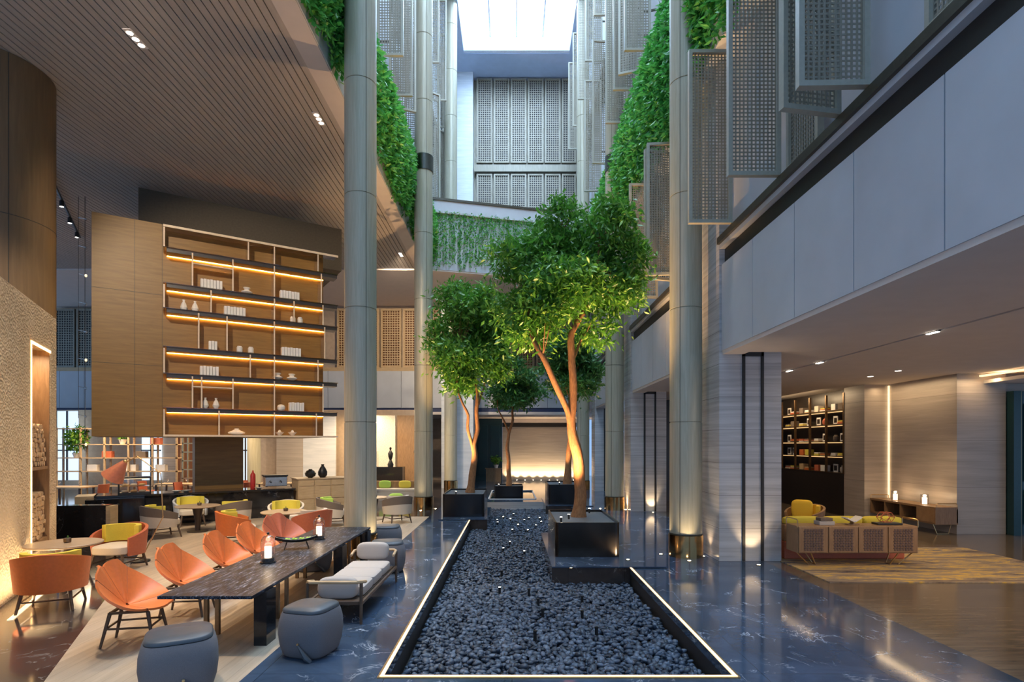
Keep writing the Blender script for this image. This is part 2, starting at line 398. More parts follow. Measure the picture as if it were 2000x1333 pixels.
# gravel basin
bs = MB().box(X0-.05, X0, Y0, Y1, -.5, -.1).box(X1, X1+.05, Y0, Y1, -.5, -.1).box(X0, X1, Y0-.05, Y0, -.5, -.1).box(X0, X1, Y1, Y1+.05, -.5, -.1).box(X0, X1, Y0, Y1, -.55, -.5)
struct(bs.build('trim_1', M['dark_gap']))
tr = MB().box(X0-.05, X0, Y0, Y1, .0, .012).box(X1, X1+.05, Y0, 10.0, 0, .012).box(X0-.05, X1+.05, Y0-.05, Y0, 0, .012)
struct(tr.build('trim_2', M['gold']))
tr = MB().box(X0-.026, X0+.006, Y0, 16.3, .006, .018).box(X1-.006, X1+.026, Y0, 10.0, .006, .018).box(X0-.03, X1+.03, Y0-.032, Y0-.006, .006, .018)
o = tag(tr.build('led_border_strip', M['led_floor']), 'warm glowing light strip edging the near end of the dark gravel bed', 'light strip')
# pebbles (one counted-by-nobody object)
def ico(sub):
    import bmesh
    bm = bmesh.new(); bmesh.ops.create_icosphere(bm, subdivisions=sub, radius=1)
    V = np.array([v.co[:] for v in bm.verts]); Fc = np.array([[v.index for v in f.verts] for f in bm.faces]); bm.free(); return V, Fc
def pebbles(name, area, n, zc, smin, smax, sub, lab, avoid=[]):
    V, Fc = ico(sub); x = rng.uniform(area[0], area[1], n); y = rng.uniform(area[2], area[3], n)
    keep = np.ones(n, bool)
    for a in avoid: keep &= ~((x > a[0]) & (x < a[1]) & (y > a[2]) & (y < a[3]))
    x = x[keep]; y = y[keep]; n = len(x)
    s = rng.uniform(smin, smax, (n,1))*np.stack([rng.uniform(.8,1.35,n), rng.uniform(.6,.95,n), rng.uniform(.4,.65,n)],1)
    a = rng.uniform(0, 2*PI, n); t = rng.normal(0, .35, n); z = zc + rng.uniform(-.035,.035,n)
    L = V[None]*s[:,None]
    ct, st = np.cos(t)[:,None], np.sin(t)[:,None]; L = np.stack([L[...,0]*ct-L[...,2]*st, L[...,1], L[...,0]*st+L[...,2]*ct], -1)
    ca, sa = np.cos(a)[:,None], np.sin(a)[:,None]; L = np.stack([L[...,0]*ca-L[...,1]*sa, L[...,0]*sa+L[...,1]*ca, L[...,2]], -1)
    L += np.stack([x,y,z],1)[:,None]
    Fa = (Fc[None]+(np.arange(n)*len(V))[:,None,None]).reshape(-1,3)
    return npmesh(name, L.reshape(-1,3), Fa, M['pebble'], smooth=True)
SL1 = (.71, 2.76, 10.0, 13.9); SL2 = (-2.15, -.72, 16.35, 19.5); SL4 = (1.2, 2.9, 20.0, 23.2)
GZ = -.30
struct(MB().box(X0, X1, Y0, Y1, -.5, GZ-.04).build('floor', M['dark_gap']))
V1 = pebbles('gravel', (X0+.05, X1-.05, Y0+.05, 10.2), 8200, GZ, .034, .052, 2, '', [SL1])
tag(V1, 'near part of the blue-grey pebble bed down the middle of the hall', 'pebbles', kind='stuff')
V2 = pebbles('gravel', (X0+.05, X1-.05, 10.2, Y1-.05), 17500, GZ, .034, .05, 1, '', [SL1, SL2, SL4])
tag(V2, 'far part of the blue-grey pebble bed between the tree planters', 'pebbles', kind='stuff')
# small pool behind
pw = MB().box(-.91, .93, 22.7, 26.9, -.1, -.04)
tag(pw.build('reflecting_pool', M['water']), 'small dark reflecting pool around the far tree planter', 'pool')
struct(MB().box(-.97,-.91,22.64,26.96,0,.02).box(.93,.99,22.64,26.96,0,.02).box(-.97,.99,22.64,22.7,0,.02).box(-.97,.99,26.9,26.96,0,.02).build('trim_3', M['trav_white']))
struct(MB().box(X0, X1, Y1-.02, Y1, GZ, -.0).build('trim_4', M['travertine']))

# cafe slatted ceiling, z 9.7, X<-3.64
CZ = 9.7
s_ = MB(); x = -4.06
while x > -27: s_.box(x-.128, x, -3, 30.1, CZ, CZ+.03); x -= .15
struct(s_.build('ceiling', M['slat_ceiling']))
struct(MB().box(-28, -3.64, -3, 33, CZ+.06, CZ+.2).build('ceiling', M['slat_gap']))
struct(MB().box(-4.05, -3.64, -3, 24, CZ-.02, CZ+.25).build('ceiling', M['plaster']))
# left slab edge behind vines, upper left wall
struct(MB().box(-3.9, -3.62, -3, 24, CZ, 12.75).box(-3.95,-3.5,-3,24,12.66,12.78).build('wall_left', M['fascia']))
struct(MB().box(-4.3, -4.15, -3, 34, 12.7, 24).build('wall_left', M['fascia']))
struct(MB().box(-4.15,-3.75,-3,34,17.85,18.15).build('trim_5', M['lattice']))
# upper right wall
struct(MB().box(4.15, 4.3, -3, 34, 6.0, 24).build('wall_right', M['fascia']))
struct(MB().box(3.75, 4.15, -3, 34, 17.85, 18.15).build('trim_6', M['lattice']))
struct(MB().box(3.72, 4.15, -3, 34, 9.45, 12.75).build('wall_right', M['fascia']))
# back balcony slab with green front
BA = Vector((-3.62, 24.0)); BB = Vector((4.15, 26.0))
struct(MB().prism([(BA.x,BA.y),(BB.x,BB.y),(4.15,33),(-3.62,33)], CZ, 12.1).build('wall_back', M['fascia']))
struct(MB().prism([(-27,24),(BA.x,24),(BA.x,BA.y+.02),(BB.x,BB.y+.02),(4.15,33),(-27,33)], CZ-.06, CZ).build('ceiling', M['ceil_white']))
struct(MB().prism([(BA.x,BA.y-.12),(BB.x,BB.y-.12),(BB.x,BB.y+.2),(BA.x,BA.y+.2)], 12.1, 12.62).build('trim_7', M['fascia']))
struct(MB().prism([(BA.x,BA.y-.17),(BB.x,BB.y-.17),(BB.x,BB.y),(BA.x,BA.y)], 12.62, 12.72).build('trim_8', M['dark_bronze']))
# top ceiling with skylight opening
TZ = 23.8
c = MB().box(-4.3,-2.65,-3,34,TZ,TZ+.3).box(3.15,4.3,-3,34,TZ,TZ+.3).box(-2.65,3.15,31.1,34,TZ,TZ+.3)
c.box(-2.7,-2.65,2,31.1,TZ+.3,TZ+1.3).box(3.15,3.2,2,31.1,TZ+.3,TZ+1.3).box(-2.65,3.15,31.1,31.15,TZ+.3,TZ+1.3)
struct(c.build('ceiling', M['ceil_blue']))
struct(MB().box(-2.65,3.15,2,31.1,TZ+1.2,TZ+1.25).build('window_1', M['sky']), None)
mb = MB()
for x in (-1.2,.25,1.7): mb.box(x-.04,x+.04,2,31.1,TZ+.95,TZ+1.18)
for y in (26.5,22,17.5,13): mb.box(-2.65,3.15,y-.05,y+.05,TZ+.9,TZ+1.18)
struct(mb.box(-2.65,3.15,30.9,31.1,TZ+.05,TZ+.2).build('trim_9', M['mullion']))
# upper back wall
struct(MB().box(-4.3, 4.3, 33.4, 33.6, 12, TZ).build('wall_back', M['lattice']))
tag(MB().box(-3.9,-2.26,32.6,33.4,12.1,TZ).build('marble_pillar', M['trav_white']), 'pale blue-white stone pillar beside the high lattice windows at the back', 'pillar')

def lattice_geo(w, h, pitch=.055, bar=.022, th=.014):
    """perforated field w x h in local XZ plane, thickness Y"""
    b = MB(); n = max(2, round(w/pitch)); mrows = max(2, round(h/pitch))
    for i in range(n+1):
        x = w*i/n; b.box(x-bar/2, x+bar/2, -th/2, th/2, 0, h)
    for j in range(mrows+1):
        z = h*j/mrows; b.box(0, w, -th/2+.004, th/2-.004, z-bar/2, z+bar/2)
    return b
def frame_geo(w, h, f=.06, th=.09):
    return MB().box(0,f,-th/2,th/2,0,h).box(w-f,w,-th/2,th/2,0,h).box(f,w-f,-th/2,th/2,0,f).box(f,w-f,-th/2,th/2,h-f,h)
def make_panel(w, h, label, group, pitch=.055, name='lattice_shutter', th=.09, mat='lattice', arm=False):
    t = thing(name, label, 'shutter', group=group)
    frame_geo(w, h, .06, th).build('frame', M['lattice_frame'], t)
    g = MB(); l = lattice_geo(w-.12, h-.12, pitch, pitch*.36); g.add([(x+.06,y,z+.06) for x,y,z in l.v], l.f); g.build('lattice_screen', M[mat], t)
    hx = MB()
    for z_ in (.35*h, .8*h): hx.box(-.40, 0, -.02, .02, z_, z_+.05)
    if arm: hx.build('hinge_arm', M['dark_bronze'], t)
    return t
# back lattice windows (Y=33.4)
def mkwin(idx, x0, x1, z0, z1, Y, pitch, backm, mat='lattice'):
    fr = MB(); f = frame_geo(x1-x0, z1-z0, .09, .12); fr.add([(x+x0,y+Y,z+z0) for x,y,z in f.v], f.f)
    o = struct(fr.build('window_%d' % idx, M[mat]))
    g = MB(); l = lattice_geo(x1-x0-.18, z1-z0-.18, pitch, pitch*.36); g.add([(x+x0+.09,y+Y,z+z0+.09) for x,y,z in l.v], l.f); g.build('lattice_screen', M[mat], o)
    MB().box(x0+.02,x1-.02,Y+.12,Y+.14,z0+.02,z1-.02).build('window_pane', M[backm], o)
    return o
M['win_dark'] = simple('grey_blind', (.06,.06,.065), .6)
k = 2
for i in range(6):
    x0 = -2.08+i*1.0; x1 = min(x0+.97, 3.8)
    mkwin(k, x0, x1-.04, 18.75, 23.7, 33.1, .13, 'win_dark'); k += 1
    mkwin(k, x0, x1-.04, 13.0, 18.1, 33.1, .13, 'win_dark'); k += 1
struct(MB().box(-2.2,4.1,32.95,33.4,18.2,18.6).build('trim_10', M['lattice']))

# far cafe wall at Y=30.1: brown screens, white fascia, blue strip
struct(MB().box(-28,3.9,30.6,30.8,6.2,9.7).build('wall_back', M['warm_wall']))
for i,(a,b_) in enumerate([(-24.6,-23.5),(-23.4,-22.3),(-9.4,-8.3),(-8.25,-7.15),(-7.05,-5.95),(-5.85,-4.75),(-4.7,-3.6),(-3.5,-2.4),(-2.3,-1.2),(-1.1,0),(.1,1.2),(1.3,2.4)]):
    mkwin(k, a, b_, 6.35, 9.5, 30.3, .13, 'win_dark' if i < 2 else 'orange_wall', 'lattice' if i < 2 else 'cabinet_wood'); k += 1
struct(MB().box(-28,3.9,30.05,30.3,6.12,6.32).build('trim_11', M['cabinet_wood']))
fb = MB(); x = -28
while x < 3.8: fb.box(x+.008, x+1.29, 30.0, 30.2, 4.16, 6.12); x += 1.3
struct(fb.build('wall_back', M['fascia']))
struct(MB().box(-28,3.9,30.06,30.3,3.95,6.1).build('wall_back', simple('navy_reveal', (.03,.045,.12), .5)))
struct(MB().box(-28,10,30.05,36,3.8,3.95).build('ceiling', M['ceil_white']))
# ground floor back
struct(MB().box(-.6,4.0,35,35.2,0,3.3).build('wall_back', M['trav_warm']))
struct(MB().box(-.6,4.0,34.9,35.2,3.3,3.7).build('trim_12', M['dark_gap']))
struct(MB().box(-.6,4.0,34.5,34.6,3.55,3.8).build('trim_13', M['ceil_white']))
d = MB().box(-2.3,-.6,34.6,34.8,0,3.8)
d = struct(d.build('door_1', M['teal']))
for x in (-2.1,-1.35): MB().box(x,x+.6,34.55,34.6,.3,3.4).build('door_panel', M['teal'], d, bevel=.02)
struct(MB().box(-28,-2.3,35,35.2,0,3.8).build('wall_back', M['warm_wall']))
tag(MB().box(-3.55,-1.95,28.3,29.5,0,CZ-.07).build('marble_pillar', M['trav_white']), 'pale stone pillar behind the third left column, at the far end of the hall', 'pillar')
# row of little wall washers along lit far wall
wl = None
for i in range(9):
    x = -.2+i*.5
    if wl is None:
        wl = thing('floor_uplight', 'small floor uplight in the row under the glowing far wall', 'light', (x,34.7,0), group='uplights under the far wall')
        MB().lathe([(.05,0),(.05,.02),(0,.02)],12).build('ring', M['brass'], wl); MB().lathe([(.035,.021),(0,.024)],12).build('lens', M['star'], wl)
    else: dup(wl, (x,34.7,0))
    light('SPOT', (x,34.72,.06), 90, WARM, .04, (x,34.98,1.0), 110, .8, name='wash_light')

# ---------------------------------------------------------------- round columns
def column(x, y, label, top=TZ, ring=True):
    t = thing('round_column', label, 'column', (x,y,0), group='round columns along the hall')
    r = .31; pr = [(r-.02,.43),(r-.02,.46),(r,.46)]; z = 2.64
    while z < top-.5: pr += [(r,z-.012),(r-.015,z-.008),(r-.015,z+.008),(r,z+.012)]; z += 2.225
    pr += [(r,top)]
    MB().lathe(pr, 48).build('shaft', M['column'], t, smooth=True, angle=30)
    a = math.atan2(-y, -x)+.35*(1 if x < 0 else -1)
    MB().box(r-.004, r+.003, -.005, .005, .46, top, Matrix.Rotation(a,4,'Z')).build('seam', M['seam'], t)
    MB().lathe([(.335,0),(.335,.43),(.31,.435)], 48).build('brass_base', M['brass'], t, smooth=True)
    MB().lathe([(.316,.435),(.316,.455)], 40).build('reveal_ring', M['seam'], t, smooth=True)
    if ring: MB().lathe([(.31,11.42),(.33,11.42),(.33,11.95),(.31,11.95)], 48).build('bronze_band', M['bronze'], t, smooth=True)
    return t
ords = ['nearest', 'second', 'third']
for i, y in enumerate((11.15, 19.1, 27.6)):
    column(-3.0, y, ords[i]+' round column of the left row'+(', at the end of the long granite table' if i==0 else ', behind the café armchair' if i==1 else ', in front of the pale stone pillar'))
    column(3.44 if i==0 else 3.48, y, ords[i]+' round column of the right row'+(', beside the stone pillar with black strips' if i==0 else ', behind the big tree planter' if i==1 else ', farthest down the hall'))
# ---------------------------------------------------------------- right wall: pillars, fascia, ledge
for i, y in enumerate((2.5, 10.6, 18.5, 26.5)):
    if i == 0: lab = 'stone pillar'; 
    else: lab = ['','nearest','second','farthest'][i]+' square travertine pillar of the right wall, with two black vertical strips'
    if i == 0: struct(MB().box(3.9,5.07,1.2,2.4,0,24).build('wall_right', M['travertine'])); continue
    t = thing('square_pillar', lab, 'pillar', (3.9,y,0), group='square pillars of the right wall')
    MB().box(0,1.17,0,1.1,0,TZ-y*0-.01).build('stone_cladding', M['travertine'], t)
    for xs in (.43,.78): MB().box(xs,xs+.05,-.03,0,0.01,3.94).build('black_strip', M['dark_gap'], t)
    MB().box(.43,.83,-.03,0,3.86,3.95).build('black_header', M['dark_gap'], t)
for i, (a, b_) in enumerate([(2.4,10.59),(11.71,18.49),(19.61,26.49),(27.61,30)]):
    fa = MB(); n = max(1, round((b_-a)/1.3)); wd = (b_-a)/n
    for q in range(n): fa.box(3.94, 4.1, a+q*wd+.008, a+(q+1)*wd-.008, 3.97, 5.58)
    struct(fa.build('wall_right', M['fascia']))
    struct(MB().box(4.0,4.2,a,b_,3.98,5.9).build('wall_right', M['dark_gap']))
    struct(MB().box(3.9,4.2,a,b_,5.88,5.96).build('trim_14', M['fascia']))
    struct(MB().box(3.85,4.2,a,b_,5.96,6.08).build('trim_15', M['dark_bronze']))
    struct(MB().box(3.955,4.35,a,b_,3.9,3.97).build('trim_16', M['ceil_white']))
# lounge ceiling
lc = MB().box(4.35,6.46,-3,22,3.94,4.1).box(6.54,17,-3,22,3.94,4.1).box(6.46,6.54,-3,22,4.05,4.1)
struct(lc.build('ceiling', M['ceil_white']))
struct(MB().box(6.461,6.539,-3,22,4.02,4.05).build('trim_17', M['dark_gap']))
# ---------------------------------------------------------------- lounge walls
struct(MB().box(10.2,11.2,16.3,17.3,0,3.94).box(10.9,12.1,13.8,16.299,0,3.94).box(12.1,17,14.0,14.1,0,3.94).build('wall_right', M['trav_warm']))
struct(MB().box(10.55,10.75,17.3,22,0,3.94).box(5.07,10.75,22,22.2,0,3.94).build('wall_right', M['shelf_dark']))
tag(MB().box(10.86,10.885,16.23,16.28,.1,3.9).build('led_border_strip', M['led_white']), 'vertical warm light strip in the corner of the lounge wall', 'light strip')
d = struct(MB().box(12.12,12.3,13.6,13.8,0,3.5).box(12.3,15,13.7,13.8,0,3.5).build('door_2', M['teal']))
MB().box(12.45,13.4,13.65,13.7,.25,1.1).box(12.45,13.4,13.65,13.7,1.3,3.2).build('door_panel', M['teal'], d, bevel=.02)
MB().box(12.32,12.36,13.66,13.7,0,3.5).build('brass_edge', M['brass'], d)
struct(MB().box(11.55,14,12.6,13.8,3.7,3.78).build('trim_18', M['ceil_white']))
tag(MB().box(11.45,11.52,12.3,14,3.86,3.90).build('led_border_strip', M['led_white']), 'warm cove light strip on the lounge ceiling beside the green door', 'light strip')

# ================================================================== VINES
def leaves(n, pos, nrm, length, width, name, m, parent=None, droop=.5):
    """leaf rhombs: pos (n,3), nrm preferred outward dir (n,3)"""
    d = rng.normal(0,1,(n,3)); d[:,2] -= droop; d += nrm*1.0; d /= np.linalg.norm(d,axis=1,keepdims=True)
    u = rng.normal(0,1,(n,3)); u = np.cross(d,u); u /= np.linalg.norm(u,axis=1,keepdims=True); nn = np.cross(d,u)
    L = length*rng.uniform(.7,1.3,(n,1)); W = width*rng.uniform(.7,1.3,(n,1))
    V = np.stack([pos, pos+d*L*.45+u*W-nn*W*.25, pos+d*L, pos+d*L*.45-u*W-nn*W*.25], 1).reshape(-1,3)
    Fc = np.arange(n*4).reshape(-1,4)
    Fq = np.concatenate([Fc[:,[0,1,2]], Fc[:,[0,2,3]]])
    return npmesh(name, V, Fq, m, parent)
def vine_curtain(x, y0, y1, z0, z1, out, n, label, bulge=.35):
    """curtain along Y on plane x hanging toward out(+1/-1) """
    ns = int((y1-y0)*9); ys = rng.uniform(y0,y1,ns); lens = (z1-z0)*rng.uniform(.72,1.08,ns)
    which = rng.integers(0,ns,n); t = rng.uniform(0,1,n)**.9
    z = z1+.05-lens[which]*t
    b = bulge*(.35+.65*np.sin(np.clip(t,0,1)*PI*.8+.5))
    dx = out*b*rng.uniform(.15,1,n)
    pos = np.stack([x+dx, ys[which]+rng.normal(0,.06,n), z],1)
    o = leaves(n, pos, np.tile([out*.8,-.4,-.1],(n,1)), .17, .035, 'hanging_vines', M['vine'], droop=.7)
    return tag(o, label, 'vines', kind='stuff')
vine_curtain(-3.62, 7, 24, 9.75, 12.15, 1, 42000, 'bushy green vines hanging along the left balcony above the slatted ceiling', .42)
vine_curtain(3.72, 6, 25.5, 9.3, 12.3, -1, 42000, 'bushy green vines hanging along the right balcony between the shutters', .42)
# back curtain: distinct strands with white gaps
nst = 62; n = 8500; xs = np.linspace(BA.x+.05, BB.x-.1, nst)+rng.normal(0,.02,nst); lens = rng.uniform(2.1,2.55,nst)
wh = rng.integers(0,nst,n); t = rng.uniform(0,1,n)**1.15; spread = .016+.09*(1-t)**4
px_ = xs[wh]+rng.normal(0,1,n)*spread; yy = BA.y+(px_-BA.x)/(BB.x-BA.x)*(BB.y-BA.y)
pos = np.stack([px_, yy-.02-rng.uniform(0,.12,n), 12.2-lens[wh]*t],1)
tag(leaves(n, pos, np.tile([0,-.5,-.1],(n,1)), .10, .026, 'hanging_vines', M['vine'], droop=.9), 'strands of green vine hanging in rows down the white back balcony', 'vines', kind='stuff')

# ================================================================== LATTICE SHUTTERS
near = make_panel(.76, 3.05, 'lattice shutter over the right ledge, directly right of the near column', 'shutters on the right first-floor ledge', .058)
near.location = (3.11, 9.93, 6.1)
dup(near, (3.13, 8.18, 6.1), .0, 'tall lattice shutter over the right ledge, between the near-column one and the folded pair')
dup(near, (3.13, 6.55, 6.1), .18, 'rear leaf of the folded pair of lattice shutters at the upper right')
dup(near, (3.12, 6.16, 6.1), -.03, 'front leaf of the folded pair of lattice shutters at the upper right')
dup(near, (3.96, 8.05, 6.1), -PI/2+.05, 'lattice shutter closed flat against the right wall beside the folded pair')
dup(near, (3.96, 5.35, 6.1), -PI/2, 'lattice shutter flat against the wall at the top right corner of the view')
dup(near, (3.11, 13.0, 6.1), -.1, 'lattice shutter just left of the near right column, above the big tree')
dup(near, (3.12, 13.25, 6.1), .25, 'lattice shutter folded behind the one left of the near right column')
dup(near, (3.12, 15.0, 6.1), .0, 'lattice shutter over the right ledge behind the tree crown')
dup(near, (3.12, 16.9, 6.1), .0, 'farthest lattice shutter of the right ledge, nearly hidden by the tree')
t3 = make_panel(.72, 4.7, 'first lattice shutter high on the left wall, right beside the nearest column', 'shutters high on the side walls', .075, arm=True)
def hi(y, side, z, rz, lab, xe=3.05):
    if side < 0: return dup(t3, (-xe-.72, y, z), rz, lab)
    return dup(t3, (xe+.72, y, z), rz+PI, lab)
t3.location = (-3.71, 15.5, 12.9)
dup(t3, (-3.72,13.2,12.9), .1, 'lattice shutter high on the left wall, hidden behind the nearest column')
hi(17.3,-1,12.9,.0,'second lattice shutter high on the left wall, behind the first')
hi(17.9,-1,12.9,.35,'lattice shutter turned at an angle behind the second one on the left wall')
hi(19.8,-1,12.9,.12,'lattice shutter high on the left wall, at the second column')
hi(23.6,-1,18.2,0,'shutter at the top left, first beyond the second column'); hi(26.2,-1,18.2,0,'shutter at the top left, second beyond the second column')
hi(28.4,-1,18.2,0,'shutter at the top left, third beyond the second column'); hi(30.5,-1,18.2,0,'shutter at the top left, last before the back wall')
hi(20.9,-1,18.2,0,'shutter at the top left, just before the second column')
hi(24.4,-1,12.9,.6,'angled lattice shutter on the left above the back balcony, nearer one'); hi(27.2,-1,12.9,.9,'angled lattice shutter on the left above the back balcony, farther one')
hi(12.4,1,12.9,0,'lattice shutter high on the right wall beside the near column')
hi(15.3,1,12.9,0,'lattice shutter high on the right wall, first left of the near column')
hi(16.1,1,12.9,-.3,'lattice shutter turned at an angle high on the right wall above the vines')
hi(17.0,1,12.9,.0,'lattice shutter high on the right wall above the vines, behind the angled one')
hi(18.4,1,12.7,.0,'lattice shutter high on the right wall, at the bronze-banded column')
hi(21.0,1,18.2,0,'shutter at the top right, first beyond the banded column'); hi(23.5,1,18.2,0,'shutter at the top right, second beyond the banded column')
hi(26.1,1,18.2,0,'shutter at the top right, third beyond the banded column'); hi(28.3,1,18.2,0,'shutter at the top right, fourth beyond the banded column'); hi(30.5,1,18.2,0,'shutter at the top right, last before the back wall')
hi(21.5,1,12.9,.1,'lower far lattice shutter on the right wall, nearer the banded column'); hi(23.8,1,12.9,0,'lower far lattice shutter on the right wall, farther from the banded column')

# ================================================================== PLANTERS AND TREES
def planter(x0, y0, wd, dp, h, z0, label, mat, grit='grit'):
    t = thing('tree_planter', label, 'planter', (x0+wd/2, y0+dp/2, z0), group='square tree planters')
    def rr(w, d, r, n=5):
        pts = []
        for cx, cy, a0 in ((w/2-r,d/2-r,0),(-w/2+r,d/2-r,PI/2),(-w/2+r,-d/2+r,PI),(w/2-r,-d/2+r,1.5*PI)):
            for q in range(n+1): a = a0+PI/2*q/n; pts.append((cx+r*math.cos(a), cy+r*math.sin(a)))
        return pts
    o1 = rr(wd,dp,.09); i1 = rr(wd-.07,dp-.07,.06); n = len(o1); b = MB()
    vs = [(x,y,0) for x,y in o1]+[(x,y,h) for x,y in o1]+[(x,y,h) for x,y in i1]+[(x,y,h-.12) for x,y in i1]
    fs = [tuple(range(n-1,-1,-1))]
    for r_ in range(3):
        for q in range(n): a = r_*n+q; c_ = r_*n+(q+1)%n; fs.append((a,c_,c_+n,a+n))
    b.add(vs, fs); b.build('box', M[mat], t, smooth=True)
    MB().prism(i1, h-.14, h-.045).build('gravel_topping', M[grit], t)
    return t
planter(.83, 10.85, 1.25, 2.17, .666, .03, 'bronze planter box of the big tree, nearest in the gravel bed', 'planter')
planter(-2.09, 16.9, 1.26, 2.17, .68, .03, 'black planter box of the left tree, half on the floor and half over the gravel', 'planter_dark')
planter(-.74, 23.2, 1.2, 1.3, .53, -.04, 'low black planter box standing in the small far pool', 'planter_dark')
planter(1.32, 20.4, 1.25, 2.1, .72, .03, 'dark planter box behind the big tree planter', 'planter_dark')
def slab(S, label):
    t = thing('marble_plinth', label, 'plinth', ((S[0]+S[1])/2,(S[2]+S[3])/2,0))
    cx, cy = (S[0]+S[1])/2,(S[2]+S[3])/2
    MB().box(S[0]-cx,S[1]-cx,S[2]-cy,S[3]-cy,.012,.03).build('top_slab', M['marble_blue'], t)
    a, b_ = max(S[0],X0+.002), min(S[1],X1-.002)
    MB().box(a-cx,b_-cx,S[2]+.02-cy,min(S[3],Y1)-cy-.02,GZ-.1,.01).build('plinth_wall', M['marble_brown'], t)
    return t
slab(SL1, 'low marble plinth under the nearest planter'); slab(SL2, 'low marble plinth under the left tree planter'); slab(SL4, 'low marble plinth under the planter behind the big tree')

def tree(label, base, branches, lobes, nleaf, m='leaf', size=.15, clr=.27):
    """branches: list of (pts, r0, r1); lobes: (centre Vector, rx, ry, rz)"""
    t = thing('indoor_tree', label, 'tree', base, group='indoor trees in planters')
    B = Vector(base); tr = MB(); ends = []
    for pts, r0, r1 in branches:
        q = []; 
        for i in range(len(pts)-1):
            for s in range(4):
                f = s/4; p = pts[i].lerp(pts[i+1], f); q.append(p)
        q.append(pts[-1])
        for i in range(1,len(q)-1): q[i] = (q[i-1]+q[i]*2+q[i+1])/4
        q = [p + Vector((noise.noise(p*1.7), noise.noise(p*1.7+Vector((9,3,1))), 0))*.035*(0 if i == 0 else 1) for i, p in enumerate(q)]
        n = len(q); rad = [(r0+(r1-r0)*i/(n-1))*(1+.12*noise.noise(q[i]*3)) for i in range(n)]
        if pts[0].z < B.z+.1: rad[0] *= 1.35; rad[1] *= 1.12
        tr.tube([p-B for p in q], rad, 12); ends.append((q[-1], r1)); ends.append((q[len(q)//2], r1))
    tr.build('trunk', M['bark'], t, smooth=True, angle=70)
    tot = sum(a*b_*c_ for _,a,b_,c_ in lobes)
    pos = []; nr = []; tw = MB(); random.seed(len(label))
    for (cc, rx, ry, rz_) in lobes:
        nl = int(nleaf*(rx*ry*rz_)/tot); per = 70; nc = max(4, nl//per)
        for k_ in range(nc):
            d = rng.normal(0,1,3); d /= np.linalg.norm(d); rr = rng.uniform(.15,1)**.33
            c3 = np.array([cc.x+d[0]*rx*rr, cc.y+d[1]*ry*rr, cc.z+d[2]*rz_*rr])
            l = rng.normal(0,1,(per,3))*np.array([clr*.55,clr*.55,clr*.32]) + c3; l[:,2] -= .25*((l[:,0]-c3[0])**2+(l[:,1]-c3[1])**2)/clr
            pos.append(l); nr.append(np.tile(d*.5,(per,1)))
            if k_ % 3 == 0:
                e, er = min(ends, key=lambda q: (q[0]-Vector(c3)).length)
                mid = e.lerp(Vector(c3), .5)+Vector((0,0,-.06)); tw.tube([e-B, mid-B, Vector(c3)-B], [.014,.009,.004], 4, False)
    tw.build('twigs', M['bark'], t, smooth=True)
    pos = np.concatenate(pos); nr = np.concatenate(nr)
    leaves(len(pos), pos-np.array(B), nr, size, size*.17, 'foliage', M[m], t, droop=.35)
    return t
def tp(Y): return lambda px, py, dy=0: P(px, py, Y) + Vector((0, dy, 0))
a = tp(12.1); s = 12.1/F
def lob(a, s, L): return [(a(x,y,dy*1.5), rx*s*.86, rx*s*.86, ry*s*.80) for x,y,rx,ry,dy in L]
b0 = a(1130,1014); b0.z = .63
tree('tall indoor tree with forked orange-lit trunk, biggest in the hall', tuple(b0),
  [([b0, a(1134,960), a(1128,900), a(1119,850), a(1114,812), a(1119,760,.05), a(1118,700,.1), a(1117,650,.1), a(1138,612,.1), a(1166,577,0)], .135, .055),
   ([a(1166,577,0), a(1164,530,-.1), a(1170,470,-.1)], .045, .02),
   ([a(1120,845), a(1108,805,-.05), a(1086,760,-.15), a(1066,715,-.3), a(1050,688,-.35), a(1034,652,-.3), a(1028,590,-.2), a(1030,540,-.1)], .08, .03),
   ([a(1121,700,.1), a(1136,664,.35), a(1156,622,.6)], .035, .02),
   ([a(1140,610,.1), a(1120,560,.5), a(1105,500,.5), a(1100,440,.4)], .04, .015)],
  lob(a, s, [(1100,425,48,55,.2),(1185,445,58,52,-.1),(1222,505,50,58,.1),(1140,500,80,60,.5),(1055,500,62,52,.1),(1000,515,52,40,-.2),(1095,560,85,55,-.3),(1195,575,58,50,0),(1055,610,68,55,-.2),(1015,590,48,45,.3),(1170,640,42,30,.2),(1030,655,45,30,0),(1240,545,28,30,.2)]), 27000)
a = tp(18.0); s = 18/F; b0 = a(918,965); b0.z = .66
tree('indoor tree with a slim forked trunk in the left black planter', tuple(b0),
  [([b0, a(922,930), a(927,890), a(924,868), a(934,838,.1), a(930,800,.1), a(934,770,.1), a(926,735,.1)], .125,.04),
   ([a(926,885), a(914,840,-.1), a(916,812,-.2), a(905,790,-.3), a(896,765,-.3), a(890,700,-.2)], .055,.025), ([a(934,790,.1),a(943,760,.3),a(950,700,.4)],.04,.02)],
  lob(a, s, [(890,575,36,36,.2),(935,600,48,42,-.2),(885,640,42,48,.1),(940,650,52,45,.3),(965,615,32,40,0),(900,700,52,38,-.3),(955,705,40,38,.2),(905,745,42,20,0),(862,660,22,40,0),(965,680,35,30,.1)]), 17000, size=.19, clr=.36)
a = tp(23.9); s = 23.9/F; b0 = a(994,944); b0.z = .45
tree('small indoor tree in the far pool planter', tuple(b0),
  [([b0, a(993,900), a(990,875), a(994,846), a(1002,820), a(1001,790), a(1003,740)], .10,.03), ([a(994,846), a(985,825), a(973,800), a(970,770)], .045,.02)],
  lob(a, s, [(985,755,34,30,0),(1025,750,34,34,.2),(1005,725,36,32,-.2),(1000,775,40,20,0),(1040,765,20,22,0)]), 7000, m='leaf_dark', size=.20, clr=.36)
